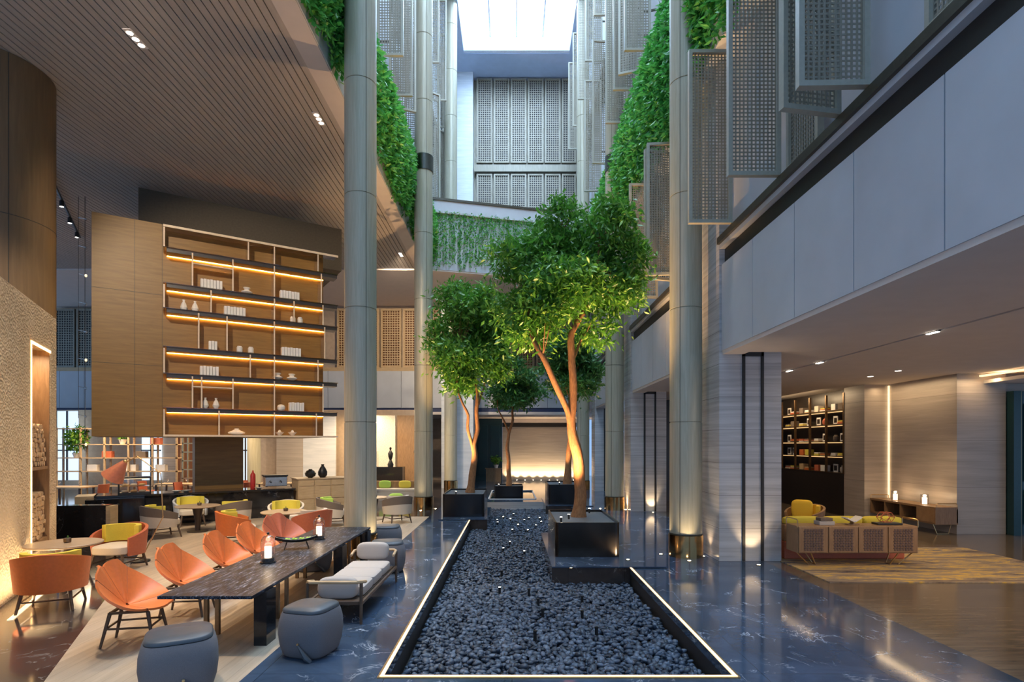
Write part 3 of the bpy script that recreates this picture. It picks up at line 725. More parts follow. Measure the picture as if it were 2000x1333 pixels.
a = tp(21.4); s = 21.4/F; b0 = a(1108,945); b0.z = .70
tree('indoor tree in the planter behind the big tree', tuple(b0),
  [([b0, a(1112,880), a(1115,830), a(1118,790), a(1125,750), a(1130,700)], .13,.03), ([a(1118,790), a(1105,760), a(1095,715)], .05,.02)],
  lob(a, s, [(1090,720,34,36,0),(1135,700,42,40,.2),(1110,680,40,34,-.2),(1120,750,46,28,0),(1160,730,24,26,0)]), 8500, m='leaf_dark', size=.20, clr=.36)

# ================================================================== FURNITURE
# --- long granite table
t = thing('long_table', 'long communal table with a streaked black granite top', 'table', (-3.2, 8.47, 0))
def L_(x, y): return x+3.2, y-8.47
MB().box(-.5,.49,-2.6,2.33,.585,.62).build('tabletop', M['granite'], t, bevel=.004)
for yy in (6.15, 8.9, 10.45):
    x, y = L_(-2.82, yy); MB().box(x,x+.14,y,y+.24,0,.585).build('slab_leg', M['black_gloss'], t)
    x, y = L_(-3.56, yy+.35)
    for dx in (0,.13): MB().box(x+dx,x+dx+.045,y,y+.045,0,.585).build('leg', M['bronze_post'], t)
    x, y = L_(-2.98, yy+.95)
    if yy < 10:
        for dx in (0,.11): MB().box(x+dx,x+dx+.04,y,y+.04,0,.585).build('leg', M['bronze_post'], t)
# --- bowl and lanterns on table
def lantern(x, y, z, label):
    t = thing('candle_lantern', label, 'lantern', (x,y,z), group='glass cloche lanterns on the granite table')
    MB().lathe([(.105,0),(.105,.012),(.08,.02),(.08,.06),(.075,.065),(0,.065)],28).build('base', M['black_gloss'], t, smooth=True)
    MB().lathe([(.093,.021),(.093,.26),(.085,.31),(.06,.35),(.03,.368),(.0,.373)],28).build('glass_dome', M['glass'], t, smooth=True, angle=80)
    MB().lathe([(.012,.372),(.018,.385),(.016,.4),(0,.41)],12).build('knob', M['black'], t, smooth=True)
    c_ = MB().lathe([(.046,.066),(.046,.21),(.04,.214),(0,.206)],20).build('candle', M['candle'], t, smooth=True)
    light('POINT', (0,0,.29), 2.2, WARM, .03, parent=t, name='candle_glow'); return t
lantern(-3.27, 7.55, .62, 'nearer glass cloche with a lit pillar candle on the granite table')
lantern(-3.22, 9.4, .62, 'farther glass cloche with a lit pillar candle on the granite table')
t = thing('footed_bowl', 'shallow black boat-shaped bowl on splayed legs between the lanterns', 'bowl', (-3.27,8.55,.62), .35)
def bf(u, v):
    a_ = (u-.5)*2; b_ = (v-.5)*2
    return (a_*.30, b_*.11*(1-a_*a_*.75), .10+.05*a_*a_+.05*b_*b_)
MB().surf(bf,14,8,.01).build('dish', M['black'], t, smooth=True)
for sx in (-.14,.14):
    for sy in (-.05,.05): MB().tube([(sx,sy*.6,.095),(sx*1.25,sy*1.6,0)],[.010,.005],6).build('leg', M['black'], t)
fr = None
for i in range(9):
    x = -3.27+.05*(i-4)*.94; y = 8.55+.05*(i-4)*.34+(.02 if i%2 else -.02)
    if fr is None: fr = tag(MB().pillow((0,0,0),(.05,.05,.045),1,1,n=12,m=8).build('lime', M['green'], smooth=True), 'green lime in the boat-shaped black bowl', 'fruit', 'limes in the bowl', loc=(x,y,.62+.145))
    else: dup(fr, (x,y,.62+.145+(.006 if i in (0,8) else 0)))

# --- folded petal lounge chairs
def petal_chair(loc, rz, label, mat='orange'):
    t = thing('petal_lounge_chair', label, 'chair', loc, rz, 'orange petal lounge chairs along the granite table')
    # local +X = front. centre of the fan low at the back
    c0 = Vector((-.10,0,.40))
    def R(th): c_ = (1-math.cos(th))/2; s_ = abs(math.sin(th)); return .40 + .095*c_ + .07*s_
    def el(th): c_ = (1-math.cos(th))/2; return math.radians(2+60*min(1,c_*1.22)**2.0)
    seams = [-180,-112,-45,45,112,180]
    for a_, b_ in zip(seams[:-1], seams[1:]):
        A, B_ = math.radians(a_+.6), math.radians(b_-.6); mid = (A+B_)/2
        def fn(u, v, A=A, B_=B_):
            th = A+(B_-A)*u; q = (u-.5)*2; r = R(th)*(.06+.94*v)*(1+.075*(1-q*q)*v) ; e = el(th)
            sag = -.028*(1-q*q)*math.sin(v*PI*.9)
            h = Vector((math.cos(th)*math.cos(e), math.sin(th)*math.cos(e), math.sin(e)))
            return c0+h*r+Vector((0,0,sag))
        MB().surf(fn, 10, 10, .022).build('petal', M[mat], t, smooth=True, angle=50)
    sm = MB()
    for a_ in seams[:-1]:
        th = math.radians(a_); e = el(th); h = Vector((math.cos(th)*math.cos(e), math.sin(th)*math.cos(e), math.sin(e)))
        sm.tube([c0+h*.03+Vector((0,0,-.004)), c0+h*R(th)*1.0+Vector((0,0,.004))], .011, 6)
    sm.build('seam_piping', M['orange_dark'], t)
    fr_ = MB(); ft = [(.22,.20),(.22,-.20),(-.25,.17),(-.25,-.17)]
    for fx, fy in ft: fr_ = MB(); fr_.tube([(fx*.8,fy*.85,.37),(fx*1.12,fy*1.1,0)],[.022,.014],8); fr_.build('leg', M['chair_wood'], t, smooth=True)
    s2 = MB()
    for p, q in (((.20,.19),(.20,-.19)),((.20,.19),(-.24,.165)),((.20,-.19),(-.24,-.165)),((-.24,.165),(-.24,-.165))): s2.tube([(p[0],p[1],.20),(q[0],q[1],.20)],.013,6)
    s2.build('stretcher', M['chair_wood'], t)
    s3 = MB().tube([(-.2,-.15,.365),(.18,-.17,.375)],.018,6).tube([(-.2,.15,.365),(.18,.17,.375)],.018,6).tube([(-.2,-.15,.365),(-.2,.15,.365)],.018,6)
    s3.build('seat_frame', M['chair_wood'], t)
    return t
labs = ['orange petal lounge chair nearest the camera, beside the round grey stool', 'second orange petal lounge chair from the near end of the granite table', 'middle orange petal lounge chair along the granite table', 'fourth orange petal lounge chair, behind the near candle cloche', 'dusty pink-orange petal lounge chair at the far end of the granite table']
for i, (y, r_) in enumerate(((6.3,.22),(7.35,.15),(8.45,.1),(9.45,.05),(10.55,-.2))):
    petal_chair((-4.22 if i else -4.2, y, 0), r_, labs[i], 'orange' if i < 4 else 'orange2')

# --- grey stools
def stool(loc, rz, label):
    t = thing('grey_stool', label, 'stool', loc, rz, 'rounded grey felt stools')
    def sq(r, e, z, n=36):
        out = []
        for k_ in range(n):
            a_ = 2*PI*k_/n; c_, s_ = math.cos(a_), math.sin(a_)
            out.append((r*math.copysign(abs(c_)**e,c_), r*math.copysign(abs(s_)**e,s_), z))
        return out
    def body(pr, nm, mt):
        vs = []; fs = []; n = 36
        for r, z in pr: vs += sq(r,.55,z)
        for j in range(len(pr)-1):
            for k_ in range(n): a_ = j*n+k_; b_ = j*n+(k_+1)%n; fs.append((a_,b_,b_+n,a_+n))
        fs.append(tuple(range(n-1,-1,-1))); fs.append(tuple(range((len(pr)-1)*n,len(pr)*n)))
        return MB().add(vs,fs).build(nm, M[mt], t, smooth=True, angle=60)
    body([(.235,0),(.27,.03),(.30,.13),(.315,.25),(.31,.36),(.29,.44),(.275,.472)],'felt_body','grey_fabric')
    body([(.262,.473),(.272,.48),(.27,.50),(.255,.515),(.1,.522)],'leather_seat','grey_leather')
    MB().tube([(.04,-.322,.17),(.15,-.33,.05),(.19,-.30,.004)],[.008,.03,.022],6).build('carry_strap', M['grey_leather'], t, smooth=True)
    MB().lathe([(.012,0),(.012,.012),(0,.014)],10,M=Matrix.Translation((.04,-.318,.18))@Matrix.Rotation(PI/2,4,'X')).build('stud', M['gold'], t)
    return t
stool((-3.0,5.08,0), .5, 'round-cornered grey stool at the bottom edge beside the near end of the table')
stool((-2.13,5.98,0), -.25, 'grey stool between the table end and the cushioned bench').scale = (.9,.9,.98)
stool((-2.18,9.85,0), .2, 'grey stool at the far end of the cushioned bench')
stool((-2.62,11.75,0), .1, 'grey stool beside the brass base of the nearest left column')
stool((-3.5,9.95,0), .3, 'dark grey stool tucked under the far end of the granite table')

# --- bench daybed
t = thing('cushioned_bench', 'long wooden bench with pale grey seat cushions beside the granite table', 'bench', (-2.18,7.95,0))
w2, l2 = .33, 1.05
fr_ = MB().box(-w2+.03,w2-.03,-l2+.03,l2-.03,.22,.27); fr_.build('seat_deck', M['chair_wood'], t, bevel=.01)
for sy in (-1,1):
    for sx in (-1,1): MB().tube([(sx*w2,sy*l2,0),(sx*w2,sy*(l2-.01),.50)],[.018,.022],8).build('leg', M['chair_wood'], t, smooth=True)
    pts = [(-w2,sy*(l2-.22),.47),(-w2,sy*(l2-.03),.51),(-w2+.04,sy*(l2+.02),.515),(w2-.04,sy*(l2+.02),.515),(w2,sy*(l2-.03),.51),(w2,sy*(l2-.22),.47)]
    MB().tube(pts,.021,8).build('arm_rail', M['light_wood'], t, smooth=True)
for sx in (-1,1): MB().box(sx*w2-.018,sx*w2+.018,-l2,l2,.23,.27).build('side_rail', M['chair_wood'], t, bevel=.006)
for i in range(3):
    y0 = -.80+i*.535; MB().pillow((0,y0+.267,.335),(.60,.54,.15),.35,.22,n=28,m=10).build('seat_cushion', M['bench_fabric'], t, smooth=True)
for sy, lb in ((-1,'pale pillow with dark stitching at the near end of the cushioned bench'),(1,'pale pillow at the far end of the cushioned bench')):
    p = MB().pillow((0,0,.13),(.50,.15,.27),.55,.5,n=28,m=12); tag(p.build('bench_pillow', M['bench_fabric'], smooth=True), lb, 'pillow', 'pillows on the bench', loc=(-2.18,7.95+sy*(l2-.165),.405 if sy > 0 else .275))

# --- tub armchairs
def tub(loc, rz, label, outer='orange2', top=None, seat='cream', cushion='yellow', grp='café tub armchairs', legs='chair_wood', w=.37, hb=.78):
    """local +X front"""
    t = thing('tub_armchair', label, 'armchair', loc, rz, grp)
    zs = .33
    def shell(v0, v1, th, off):
        def fn(u, v):
            a_ = math.radians(55)+math.radians(250)*u; q = abs(u-.5)*2
            zt = hb-.20*q**1.6; vv = v0+(v1-v0)*v; z = zs-.06+(zt-zs+.06)*vv; fl = 1+.10*vv
            return ((w+off)*math.cos(a_)*fl*1.02-.02, (w+off)*math.sin(a_)*fl, z)
        return MB().surf(fn, 30, 6, th)
    if top:
        shell(0,.55,.05,0).build('lower_shell', M[outer], t, smooth=True, angle=60); shell(.55,1,.045,0).build('upper_back', M[top], t, smooth=True, angle=60)
    else:
        shell(0,1,.05,0).build('back_shell', M[outer], t, smooth=True, angle=60)
    MB().pillow((.02,0,.37),(.66,.64,.17),.4,.55,n=28,m=10).build('seat_cushion', M[seat], t, smooth=True)
    def cu(u, v):
        a_ = math.radians(95)+math.radians(170)*u; return ((w-.075)*math.cos(a_)-.01, (w-.075)*math.sin(a_), .47+.30*v)
    MB().surf(cu, 20, 5, .08).build('back_cushion', M[cushion], t, smooth=True, angle=70)
    for fx in (.26,-.26):
        for fy in (.26,-.26): MB().tube([(fx*.95,fy*.95,.30),(fx*1.22,fy*1.15,0)],[.026,.016],8).build('leg', M[legs], t, smooth=True)
    s2 = MB().tube([(.28,.275,.15),(-.28,.275,.15)],.012,6).tube([(.28,-.275,.15),(-.28,-.275,.15)],.012,6).tube([(-.28,-.275,.15),(-.28,.275,.15)],.012,6)
    s2.build('stretcher', M[legs], t); return t
tub((-6.22,7.62,0), 2.0, 'terracotta leather tub armchair at the left edge, back to the camera', 'orange')
tub((-6.95,9.95,0), -1.6, 'terracotta tub armchair with yellow back, behind the left round table', 'orange2')
tub((-8.3,13.35,0), .9, 'taupe and cream tub armchair left of the round table by the bar', 'cream', 'taupe')
tub((-7.15,14.45,0), 2.6, 'taupe and cream tub armchair right of the round table by the bar', 'cream', 'taupe')
tub((-8.75,15.35,0), -.9, 'pale blue tub armchair with yellow back, behind the round table by the bar', 'fascia', None, 'cream')
tub((-5.95,12.25,0), .5, 'terracotta tub armchair left of the middle round table', 'orange')
tub((-4.45,12.5,0), 2.6, 'terracotta tub armchair right of the middle round table', 'orange2', cushion='cream')
tub((-5.7,14.2,0), -1.3, 'cream tub armchair with yellow back, behind the middle round table', 'cream')
tub((-4.85,15.3,0), .4, 'taupe and cream tub armchair behind the nearest left column', 'cream', 'taupe', cushion='green')
tub((-3.25,15.9,0), 2.2, 'taupe and cream tub armchair right of the nearest left column', 'cream', 'taupe', cushion='cream')
p = MB().pillow((0,0,.0),(.42,.14,.32),.6,.5,n=24,m=12); tag(p.build('scatter_cushion', M['green'], smooth=True), 'lime green cushion standing in the armchair right of the near column', 'cushion', loc=(-3.3,16.02,.66), rz=.5).rotation_euler = (.25,0,.3)

def round_table(x, y, r, label, z=.66, mat='table_wood', ob=True, obl=''):
    t = thing('round_table', label, 'table', (x,y,0), group='round café tables')
    MB().lathe([(r-.02,z-.035),(r,z-.02),(r,z-.008),(r-.01,z),(0,z)],44).build('tabletop', M[mat], t, smooth=True, angle=30)
    MB().lathe([(.06,.03),(.07,.3),(.13,z-.05),(.14,z-.035)],20).build('pedestal', M['dark_wood'], t, smooth=True)
    MB().lathe([(.24,0),(.24,.018),(.06,.032)],32).build('base', M['dark_wood'], t, smooth=True)
    if ob:
        q = thing('table_jar', obl, 'jar', (x+.03,y+.02,z), group='small jars on the café tables')
        MB().lathe([(.035,0),(.05,.01),(.052,.06),(.045,.07),(0,.07)],16).build('pot', M['bronze_post'], q, smooth=True)
        MB().tube([(0,0,.065),(.005,0,.11)],.006,6).tube([(0,.02,.065),(-.01,.03,.10)],.005,6).tube([(.01,-.02,.065),(.02,-.03,.095)],.005,6).build('sprig', M['leaf_dark'], q)
    return t
round_table(-6.93,8.72,.5,'round wooden table at the left edge beside the hammered stone wall', .68, obl='small dark jar on the left edge round table')
round_table(-7.95,14.25,.52,'round dark wooden table in front of the black bar', obl='small jar on the round table in front of the bar')
round_table(-5.2,12.85,.5,'round pale wooden table in the middle of the café', .68, 'light_wood', obl='small jar on the pale middle round table')
round_table(-4.05,16.55,.42,'small round table behind the nearest left column', obl='small jar on the small table behind the near column')

# --- floor lamp
t = thing('floor_lamp', 'tall angular brass reading lamp with a terracotta cone shade', 'lamp', (-6.97,10.57,0))
MB().lathe([(.16,0),(.16,.03),(0,.035)],28).build('base', M['black'], t, smooth=True)
MB().tube([(0,0,.03),(.42,0,.84),(.38,0,1.66),(-.08,.02,1.98),(-.32,.03,1.85)],.010,8).build('pole', M['gold'], t)
a_ = Matrix.Translation((-.33,.03,1.86))@Matrix.Rotation(math.radians(38),4,'Y')
MB().lathe([(.045,.02),(.055,0),(.20,-.36),(.195,-.36),(.045,-.01)],28,M=a_).build('lamp_shade', M['lamp_shade'], t, smooth=True, angle=60)
MB().lathe([(0,-.03),(.035,-.06),(.04,-.1),(.0,-.14)],14,M=a_).build('bulb', M['down'], t, smooth=True)
MB().lathe([(0,.07),(.035,.05),(.035,.02),(0,.015)],14,M=a_).build('shade_cap', M['gold'], t, smooth=True)
light('SPOT', (-.42,.03,1.72), 25, WARM, .05, (-.7,.03,1.1), 100, .6, parent=t, name='lamp_glow')

# ---------------------------------------------------------------- hammered stone wall with niche
WD = Vector((-.518,1,0)).normalized(); WO = Vector((-6.92,7.61,0)); WN = Vector((WD.y,-WD.x,0))  # WN toward the hall
def wm(): 
    m_ = Matrix.Identity(4); m_.col[0][:3] = WD; m_.col[1][:3] = -WN; m_.col[2][:3] = (0,0,1); m_.translation = WO; return m_
WM = wm(); k1 = 1.126
s0, s1, se = 1.24*k1, 2.25*k1, 2.62*k1
wl = MB()
for bx in ((-4.5,s0,0,.7,0,4.48),(s1,se,0,.7,0,4.48),(s0,s1,0,.7,3.84,4.48),(s0,s1,0,.7,0,.45),(s0,s1,.55,.7,.45,3.84)): wl.box(*bx, WM)
struct(wl.build('wall_left', M['hammered']))
struct(MB().box(s0,s0+.02,0.01,.55,.46,3.83,WM).box(s1-.02,s1,.01,.55,.46,3.83,WM).box(s0+.02,s1-.02,.53,.55,.46,3.83,WM).box(s0+.02,s1-.02,.03,.55,1.78,1.83,WM).box(s0+.02,s1-.02,.03,.55,.46,.6,WM).build('trim_19', M['walnut']))
nl = MB().box(s0+.0,s0+.022,-.012,.0,.46,3.84,WM).box(s0,s1,-.012,0,3.80,3.84,WM)
tag(nl.build('led_border_strip', emis('niche_led',(1,.62,.25),7)), 'glowing light strip round the firewood niche in the stone wall', 'light strip')
light('AREA', tuple(WM@Vector(((s0+s1)/2,.2,3.75))), 22, WARM, .3, tuple(WM@Vector(((s0+s1)/2,.3,0))), size_y=.3, name='niche_light')
lp = None
for (zb, zt, lab, grp) in ((1.83,2.55,'split log in the upper firewood stack of the wall niche','upper firewood stack'),(.6,1.42,'split log in the lower firewood stack of the wall niche','lower firewood stack')):
    z = zb+.045; row = 0
    while z < zt:
        x = s0+.08+(row%2)*.045
        while x < s1-.07:
            if lp is None:
                lp = MB(); pr_ = [(math.cos(a_)*.046*(1+.12*math.sin(3*a_)), math.sin(a_)*.044) for a_ in [2*PI*q/9 for q in range(9)]]
                lp.add([(px_,-.17,pz_) for px_,pz_ in pr_]+[(px_,.17,pz_) for px_,pz_ in pr_], [tuple(range(9)), tuple(range(17,8,-1))]+[(q,9+q,9+(q+1)%9,(q+1)%9) for q in range(9)])
                lp = lp.build('firewood_log', M['white_log']); tag(lp, lab, 'log', grp); o = lp
            else:
                o = lp.copy(); C.objects.link(o); o['label'] = lab; o['group'] = grp
            mm = WM@Matrix.Translation((x,.23+random.uniform(-.02,.02),z))@Matrix.Rotation(random.uniform(0,6.28),4,'Y')
            o.matrix_world = mm@Matrix.Diagonal((random.uniform(.75,1.0),1,random.uniform(.75,1.0),1)); x += .09
        z += .079; row += 1
# floor light strip by wall
tag(MB().box(-.8,1.75,-.34,-.28,.002,.012,WM).build('led_border_strip', M['led_white']), 'light strip set in the floor along the stone wall', 'light strip')
light('AREA', tuple(WM@Vector((0.6,-.3,.05))), 28, WARM, 2.2, tuple(WM@Vector((.6,-.05,3))), size_y=.1, name='grazer')
# drum
t = thing('veneered_drum', 'huge brown veneered drum rising to the ceiling at the left edge', 'column', (-10.4,11.3,0))
MB().lathe([(.98,0),(.98,CZ-.01)],64).build('drum_shell', M['drum'], t, smooth=True)
for zz in (2.9,6.6): MB().lathe([(.984,zz),(.984,zz+.012)],64).build('joint', M['seam'], t, smooth=True)
MB().box(.978,.985,-.006,.006,0,CZ-.02,Matrix.Rotation(math.radians(-35),4,'Z')).build('joint', M['seam'], t)

# ---------------------------------------------------------------- hanging shelf box
SO = Vector((-10.9,14.6,0)); SU = Vector((.838,.546,0)).normalized(); SN = Vector((SU.y,-SU.x,0))
m_ = Matrix.Identity(4); m_.col[0][:3] = SU; m_.col[1][:3] = -SN; m_.col[2][:3] = (0,0,1); m_.translation = SO; SM = m_   # local y<0 toward camera
def zz(z): return 2.2+(z-2.2)*1.123
SZB, SZT = 2.42, 8.25
t = thing('hanging_shelf_unit', 'large brown hanging box with glowing acrylic display shelves above the bar', 'shelf'); t.matrix_world = SM
bx = MB()
bx.box(0,5.88,0,2.6,SZB,SZT); bx.build('veneer_box', M['brown_panel'], t)
jn = MB()
for x in (.93, 1.56): jn.box(x-.004,x+.004,-.004,0,SZB,SZT)
for z in (4.35,6.3): jn.box(0,1.56,-.004,0,z,z+.008)
jn.build('joint', M['seam'], t)
MB().box(1.0,6.9,1.5,4.0,8.25,CZ).build('plenum_box', M['drum_dark'], t)
D = .45; xa, xb = 1.57, 6.21
boards = [zz(z) for z in (6.91,6.06,5.46,4.54,3.90,3.08)]
for z in boards:
    MB().box(xa+.08,xb-.02,-D,-.06,z-.10,z).build('shelf_board', M['shelf_board'], t)
    MB().box(xa,xb,-D-.05,-.001,z,z+.02).build('acrylic_shelf', M['acrylic'], t)
    MB().box(xa+.1,xb-.34,-.03,-.008,z-.105,z-.093).build('led_strip', M['led'], t)
MB().box(xa,xb,-D-.05,-.001,SZB,SZB+.05).build('bottom_shelf', M['acrylic_edge'], t)
MB().box(xa,xb,-D-.03,-.001,zz(7.44),zz(7.44)+.02).build('acrylic_shelf', M['acrylic'], t)
MB().box(xa,xb,-D-.05,-D-.03,zz(7.40),zz(7.40)+.06).build('front_rail', M['acrylic_edge'], t)
levels = [SZB+.05]+sorted([z+.02 for z in boards])+[zz(7.44)]
def post(x, l0): 
    z0 = levels[l0]; z1 = levels[l0+1]-.06
    return MB().box(x-.018,x+.018,-D-.045,-.1,z0,z1)
for l0, xs_ in enumerate([(xa+.02,2.9,4.35,5.55),(xa+.9,2.25,3.25,4.35,5.75),(xa+.02,3.7,4.35,5.6),(2.4,3.1,4.35,5.8),(xa+.02,2.7,4.35,4.9,5.75),(2.25,3.25,4.35,5.7),(xa+.02,3.65,4.35,5.6)]):
    for x in xs_:
        if l0 in (1,5) and x < 2.3 and x > xa+.5 and x != 2.25: continue
        post(x, l0).build('acrylic_divider', M['acrylic'], t)
        MB().box(x-.018,x+.018,-D-.05,-D-.035,levels[l0],levels[l0+1]-.06).build('divider_edge', M['acrylic_edge'], t)
for l0 in (1,5): MB().box(2.25,3.25,-D-.04,-.1,levels[l0+1]-.35,levels[l0+1]-.32).build('mid_shelf', M['acrylic_edge'], t)
# shelf items
def onshelf(x, l0, dy=-.25): return SM@Vector((x, dy, levels[l0]+.001))
def at_shelf(px, l0, dy=-.25):
    """x along the shelf seen at pixel px"""
    k_ = (px-VX)/F; p0 = SM@Vector((0,dy,0)); return (k_*p0.y-p0.x)/(SU.x-k_*SU.y)
bk = None; names_ = ['the bottom shelf','the second shelf from the bottom','the third shelf from the bottom','the fourth shelf from the bottom','the fifth shelf from the bottom','the sixth shelf from the bottom']
for (px0, px1, l0, hh, side) in ((391,434,5,.28,'left'),(546,584,5,.27,'right'),(437,479,4,.27,'middle'),(407,424,3,.27,'left'),(549,587,3,.28,'right'),(390,427,2,.27,'left'),(564,593,1,.27,'right')):
    xa_, xb_ = at_shelf(px0,l0), at_shelf(px1,l0); nb = max(2, round((xb_-xa_)/.075)); wd = (xb_-xa_)/nb
    for q in range(nb):
        lab = 'blank white book in the %s row of books on %s' % (side, names_[l0]); g_ = '%s row of white books on %s' % (side, names_[l0])
        if bk is None:
            bk = MB().box(-.034,.034,-.09,.09,0,.28).build('white_book', M['paper'], bevel=.006); o = bk
        else: o = bk.copy(); C.objects.link(o)
        tag(o, lab, 'book', g_); o.matrix_world = SM@Matrix.Translation((xa_+wd*(q+.5),-.25,levels[l0]+.001))@Matrix.Diagonal((wd/.078,1,hh/.28*(.97+.03*(q%2)),1))
vprof = {'neck': [(.05,0),(.09,.04),(.10,.10),(.06,.17),(.025,.21),(.03,.25),(0,.25)], 'tall': [(.04,0),(.075,.05),(.09,.10),(.06,.20),(.025,.26),(.035,.31),(0,.31)],
 'pot': [(.07,0),(.11,.05),(.115,.12),(.09,.17),(.05,.19),(0,.2)], 'ring': [(.05,0),(.06,.02),(.15,.07),(.15,.09),(.07,.13),(.06,.15),(.10,.20),(.09,.21),(0,.2)],
 'jar': [(.07,0),(.08,.02),(.08,.16),(.06,.18),(.06,.2),(0,.2)], 'bowl': [(.03,0),(.10,.06),(.13,.10),(.05,.11),(.03,.16),(0,.17)], 'fan': [(.05,0),(.16,.05),(.17,.09),(.08,.15),(.03,.2),(.05,.22),(0,.22)]}
for px, l0, k_, nm, lb in ((482,5,'ring','vase','wide ring-waisted white vase on the sixth shelf from the bottom'),(359,4,'tall','vase','left pointed white vase at the left of the fifth shelf'),(381,4,'tall','vase','right pointed white vase at the left of the fifth shelf'),
  (572,4,'jar','jar','left small white jar at the right of the fifth shelf'),(586,4,'jar','jar','right small white jar at the right of the fifth shelf'),(468,3,'jar','jar','left white jar in the middle of the fourth shelf'),(490,3,'jar','jar','right white jar in the middle of the fourth shelf'),
  (542,2,'ring','vase','left squat white vase on the third shelf from the bottom'),(570,2,'ring','vase','right squat white vase on the third shelf from the bottom'),(401,1,'tall','vase','left white bottle vase on the second shelf from the bottom'),(422,1,'tall','vase','right white bottle vase on the second shelf from the bottom'),
  (549,1,'pot','pot','round lidded white pot beside the books on the second shelf from the bottom'),(462,0,'fan','vase','fan-shaped white vessel on the bottom shelf'),(546,0,'bowl','bowl','left star-shaped white lidded bowl on the bottom shelf'),(571,0,'bowl','bowl','right star-shaped white lidded bowl on the bottom shelf')):
    o = MB().lathe(vprof[k_], 8 if k_ in ('bowl','fan','tall') else 24).build('white_'+nm, M['ceramic'], smooth=True, angle=28); tag(o, lb, nm)
    x = at_shelf(px,l0); o.matrix_world = SM@Matrix.Translation((x,-.25,levels[l0]+.001))@(Matrix.Diagonal((1.35,.8,.9,1)) if k_ == 'fan' else Matrix.Identity(4))

# ---------------------------------------------------------------- bar under the shelf
t = thing('bar_counter', 'long low bar with glossy black stone front under the hanging shelves', 'counter'); t.matrix_world = SM
BH = .855
MB().box(.1,5.0,.06,1.0,0,BH-.05).build('stone_front', M['marble_black'], t)
MB().box(.05,5.05,0,1.05,BH-.05,BH).build('worktop', M['black_gloss'], t)
MB().box(-.35,.09,.02,.9,0,BH+.0).build('wood_end', M['cabinet_wood'], t)
tag(MB().box(2.42,3.75,1.25,2.3,0,SZB-.001,SM).build('brown_pillar', M['brown_panel']), 'wide brown pillar carrying the hanging shelf box behind the bar', 'pillar')
t = thing('low_partition', 'low black marble partition left of the bar', 'partition', (-9.75,12.75,0), .1)
MB().box(-.6,.52,0,.28,0,.82).build('stone_body', M['marble_black'], t); MB().box(.525,.62,-.01,.29,0,.80).build('wood_end', M['cabinet_wood'], t)
tb_ = thing('low_partition', 'glossy black block joining the bar at its left end', 'partition'); tb_.matrix_world = SM
MB().box(-.1,1.15,-.55,-.03,0,.80).build('stone_body', M['marble_black'], tb_)
# cake case
t = thing('cake_display', 'glass pastry display case with black frame on the bar', 'display case'); t.matrix_world = SM@Matrix.Translation((.55,.25,BH))
fr_ = MB()
for x in (0,.72):
    for y in (0,.45): fr_.box(x,x+.03,y,y+.03,0,.42)
fr_.box(0,.75,0,.48,.42,.46).box(0,.75,0,.48,0,.04); fr_.build('frame', M['black'], t)
MB().box(.035,.715,.01,.02,.05,.41).build('glass', M['glass'], t)
MB().box(.04,.71,.04,.44,.2,.21).build('glass_shelf', M['glass'], t)
MB().box(.08,.68,.05,.43,.405,.415).build('light_strip', M['led_white'], t)
for i in range(6):
    o = MB().pillow((0,0,.03),(.17,.12,.07),.8,.8,n=14,m=8).build('pastry', M['cabinet_wood'] if i%2 else M['cream'], smooth=True)
    tag(o, 'golden pastry in the display case' if i%2 else 'cream cake in the display case', 'pastry', 'golden pastries in the case' if i%2 else 'cream cakes in the case'); o.matrix_world = SM@Matrix.Translation((.70+.2*(i%3),.45,BH+(.042 if i<3 else .212)))
# wood cabinet with black vases
t = thing('wooden_cabinet', 'pale wooden cabinet with small doors at the right end of the bar', 'cabinet'); t.matrix_world = SM@Matrix.Translation((5.1,-.1,0))
MB().box(0,2.0,0,.9,0,1.12).build('body', M['cabinet_wood'], t)
for i in range(4):
    x0 = .02+.5*i
    MB().box(x0,x0+.46,-.02,0,.08,.50).build('door', M['cabinet_wood'], t, bevel=.005); MB().box(x0,x0+.46,-.02,0,.52,.90).build('door', M['cabinet_wood'], t, bevel=.005); MB().box(x0,x0+.46,-.02,0,.92,1.10).build('drawer', M['cabinet_wood'], t, bevel=.005)
MB().box(-.03,2.03,-.04,.93,1.12,1.15).build('top', M['light_wood'], t)
for i,(xx,pr,lb) in enumerate(((.45,[(.06,0),(.15,.06),(.17,.14),(.12,.22),(.05,.25),(.06,.27),(0,.25)],'round black gourd vase on the pale cabinet'),(.83,[(.08,0),(.14,.08),(.145,.18),(.09,.30),(.04,.37),(.05,.42),(0,.40)],'taller black ribbed vase on the pale cabinet'))):
    o = MB().lathe(pr,20).build('black_vase', M['black'], smooth=True); tag(o, lb, 'vase'); o.matrix_world = SM@Matrix.Translation((5.1+xx,.25,1.151))
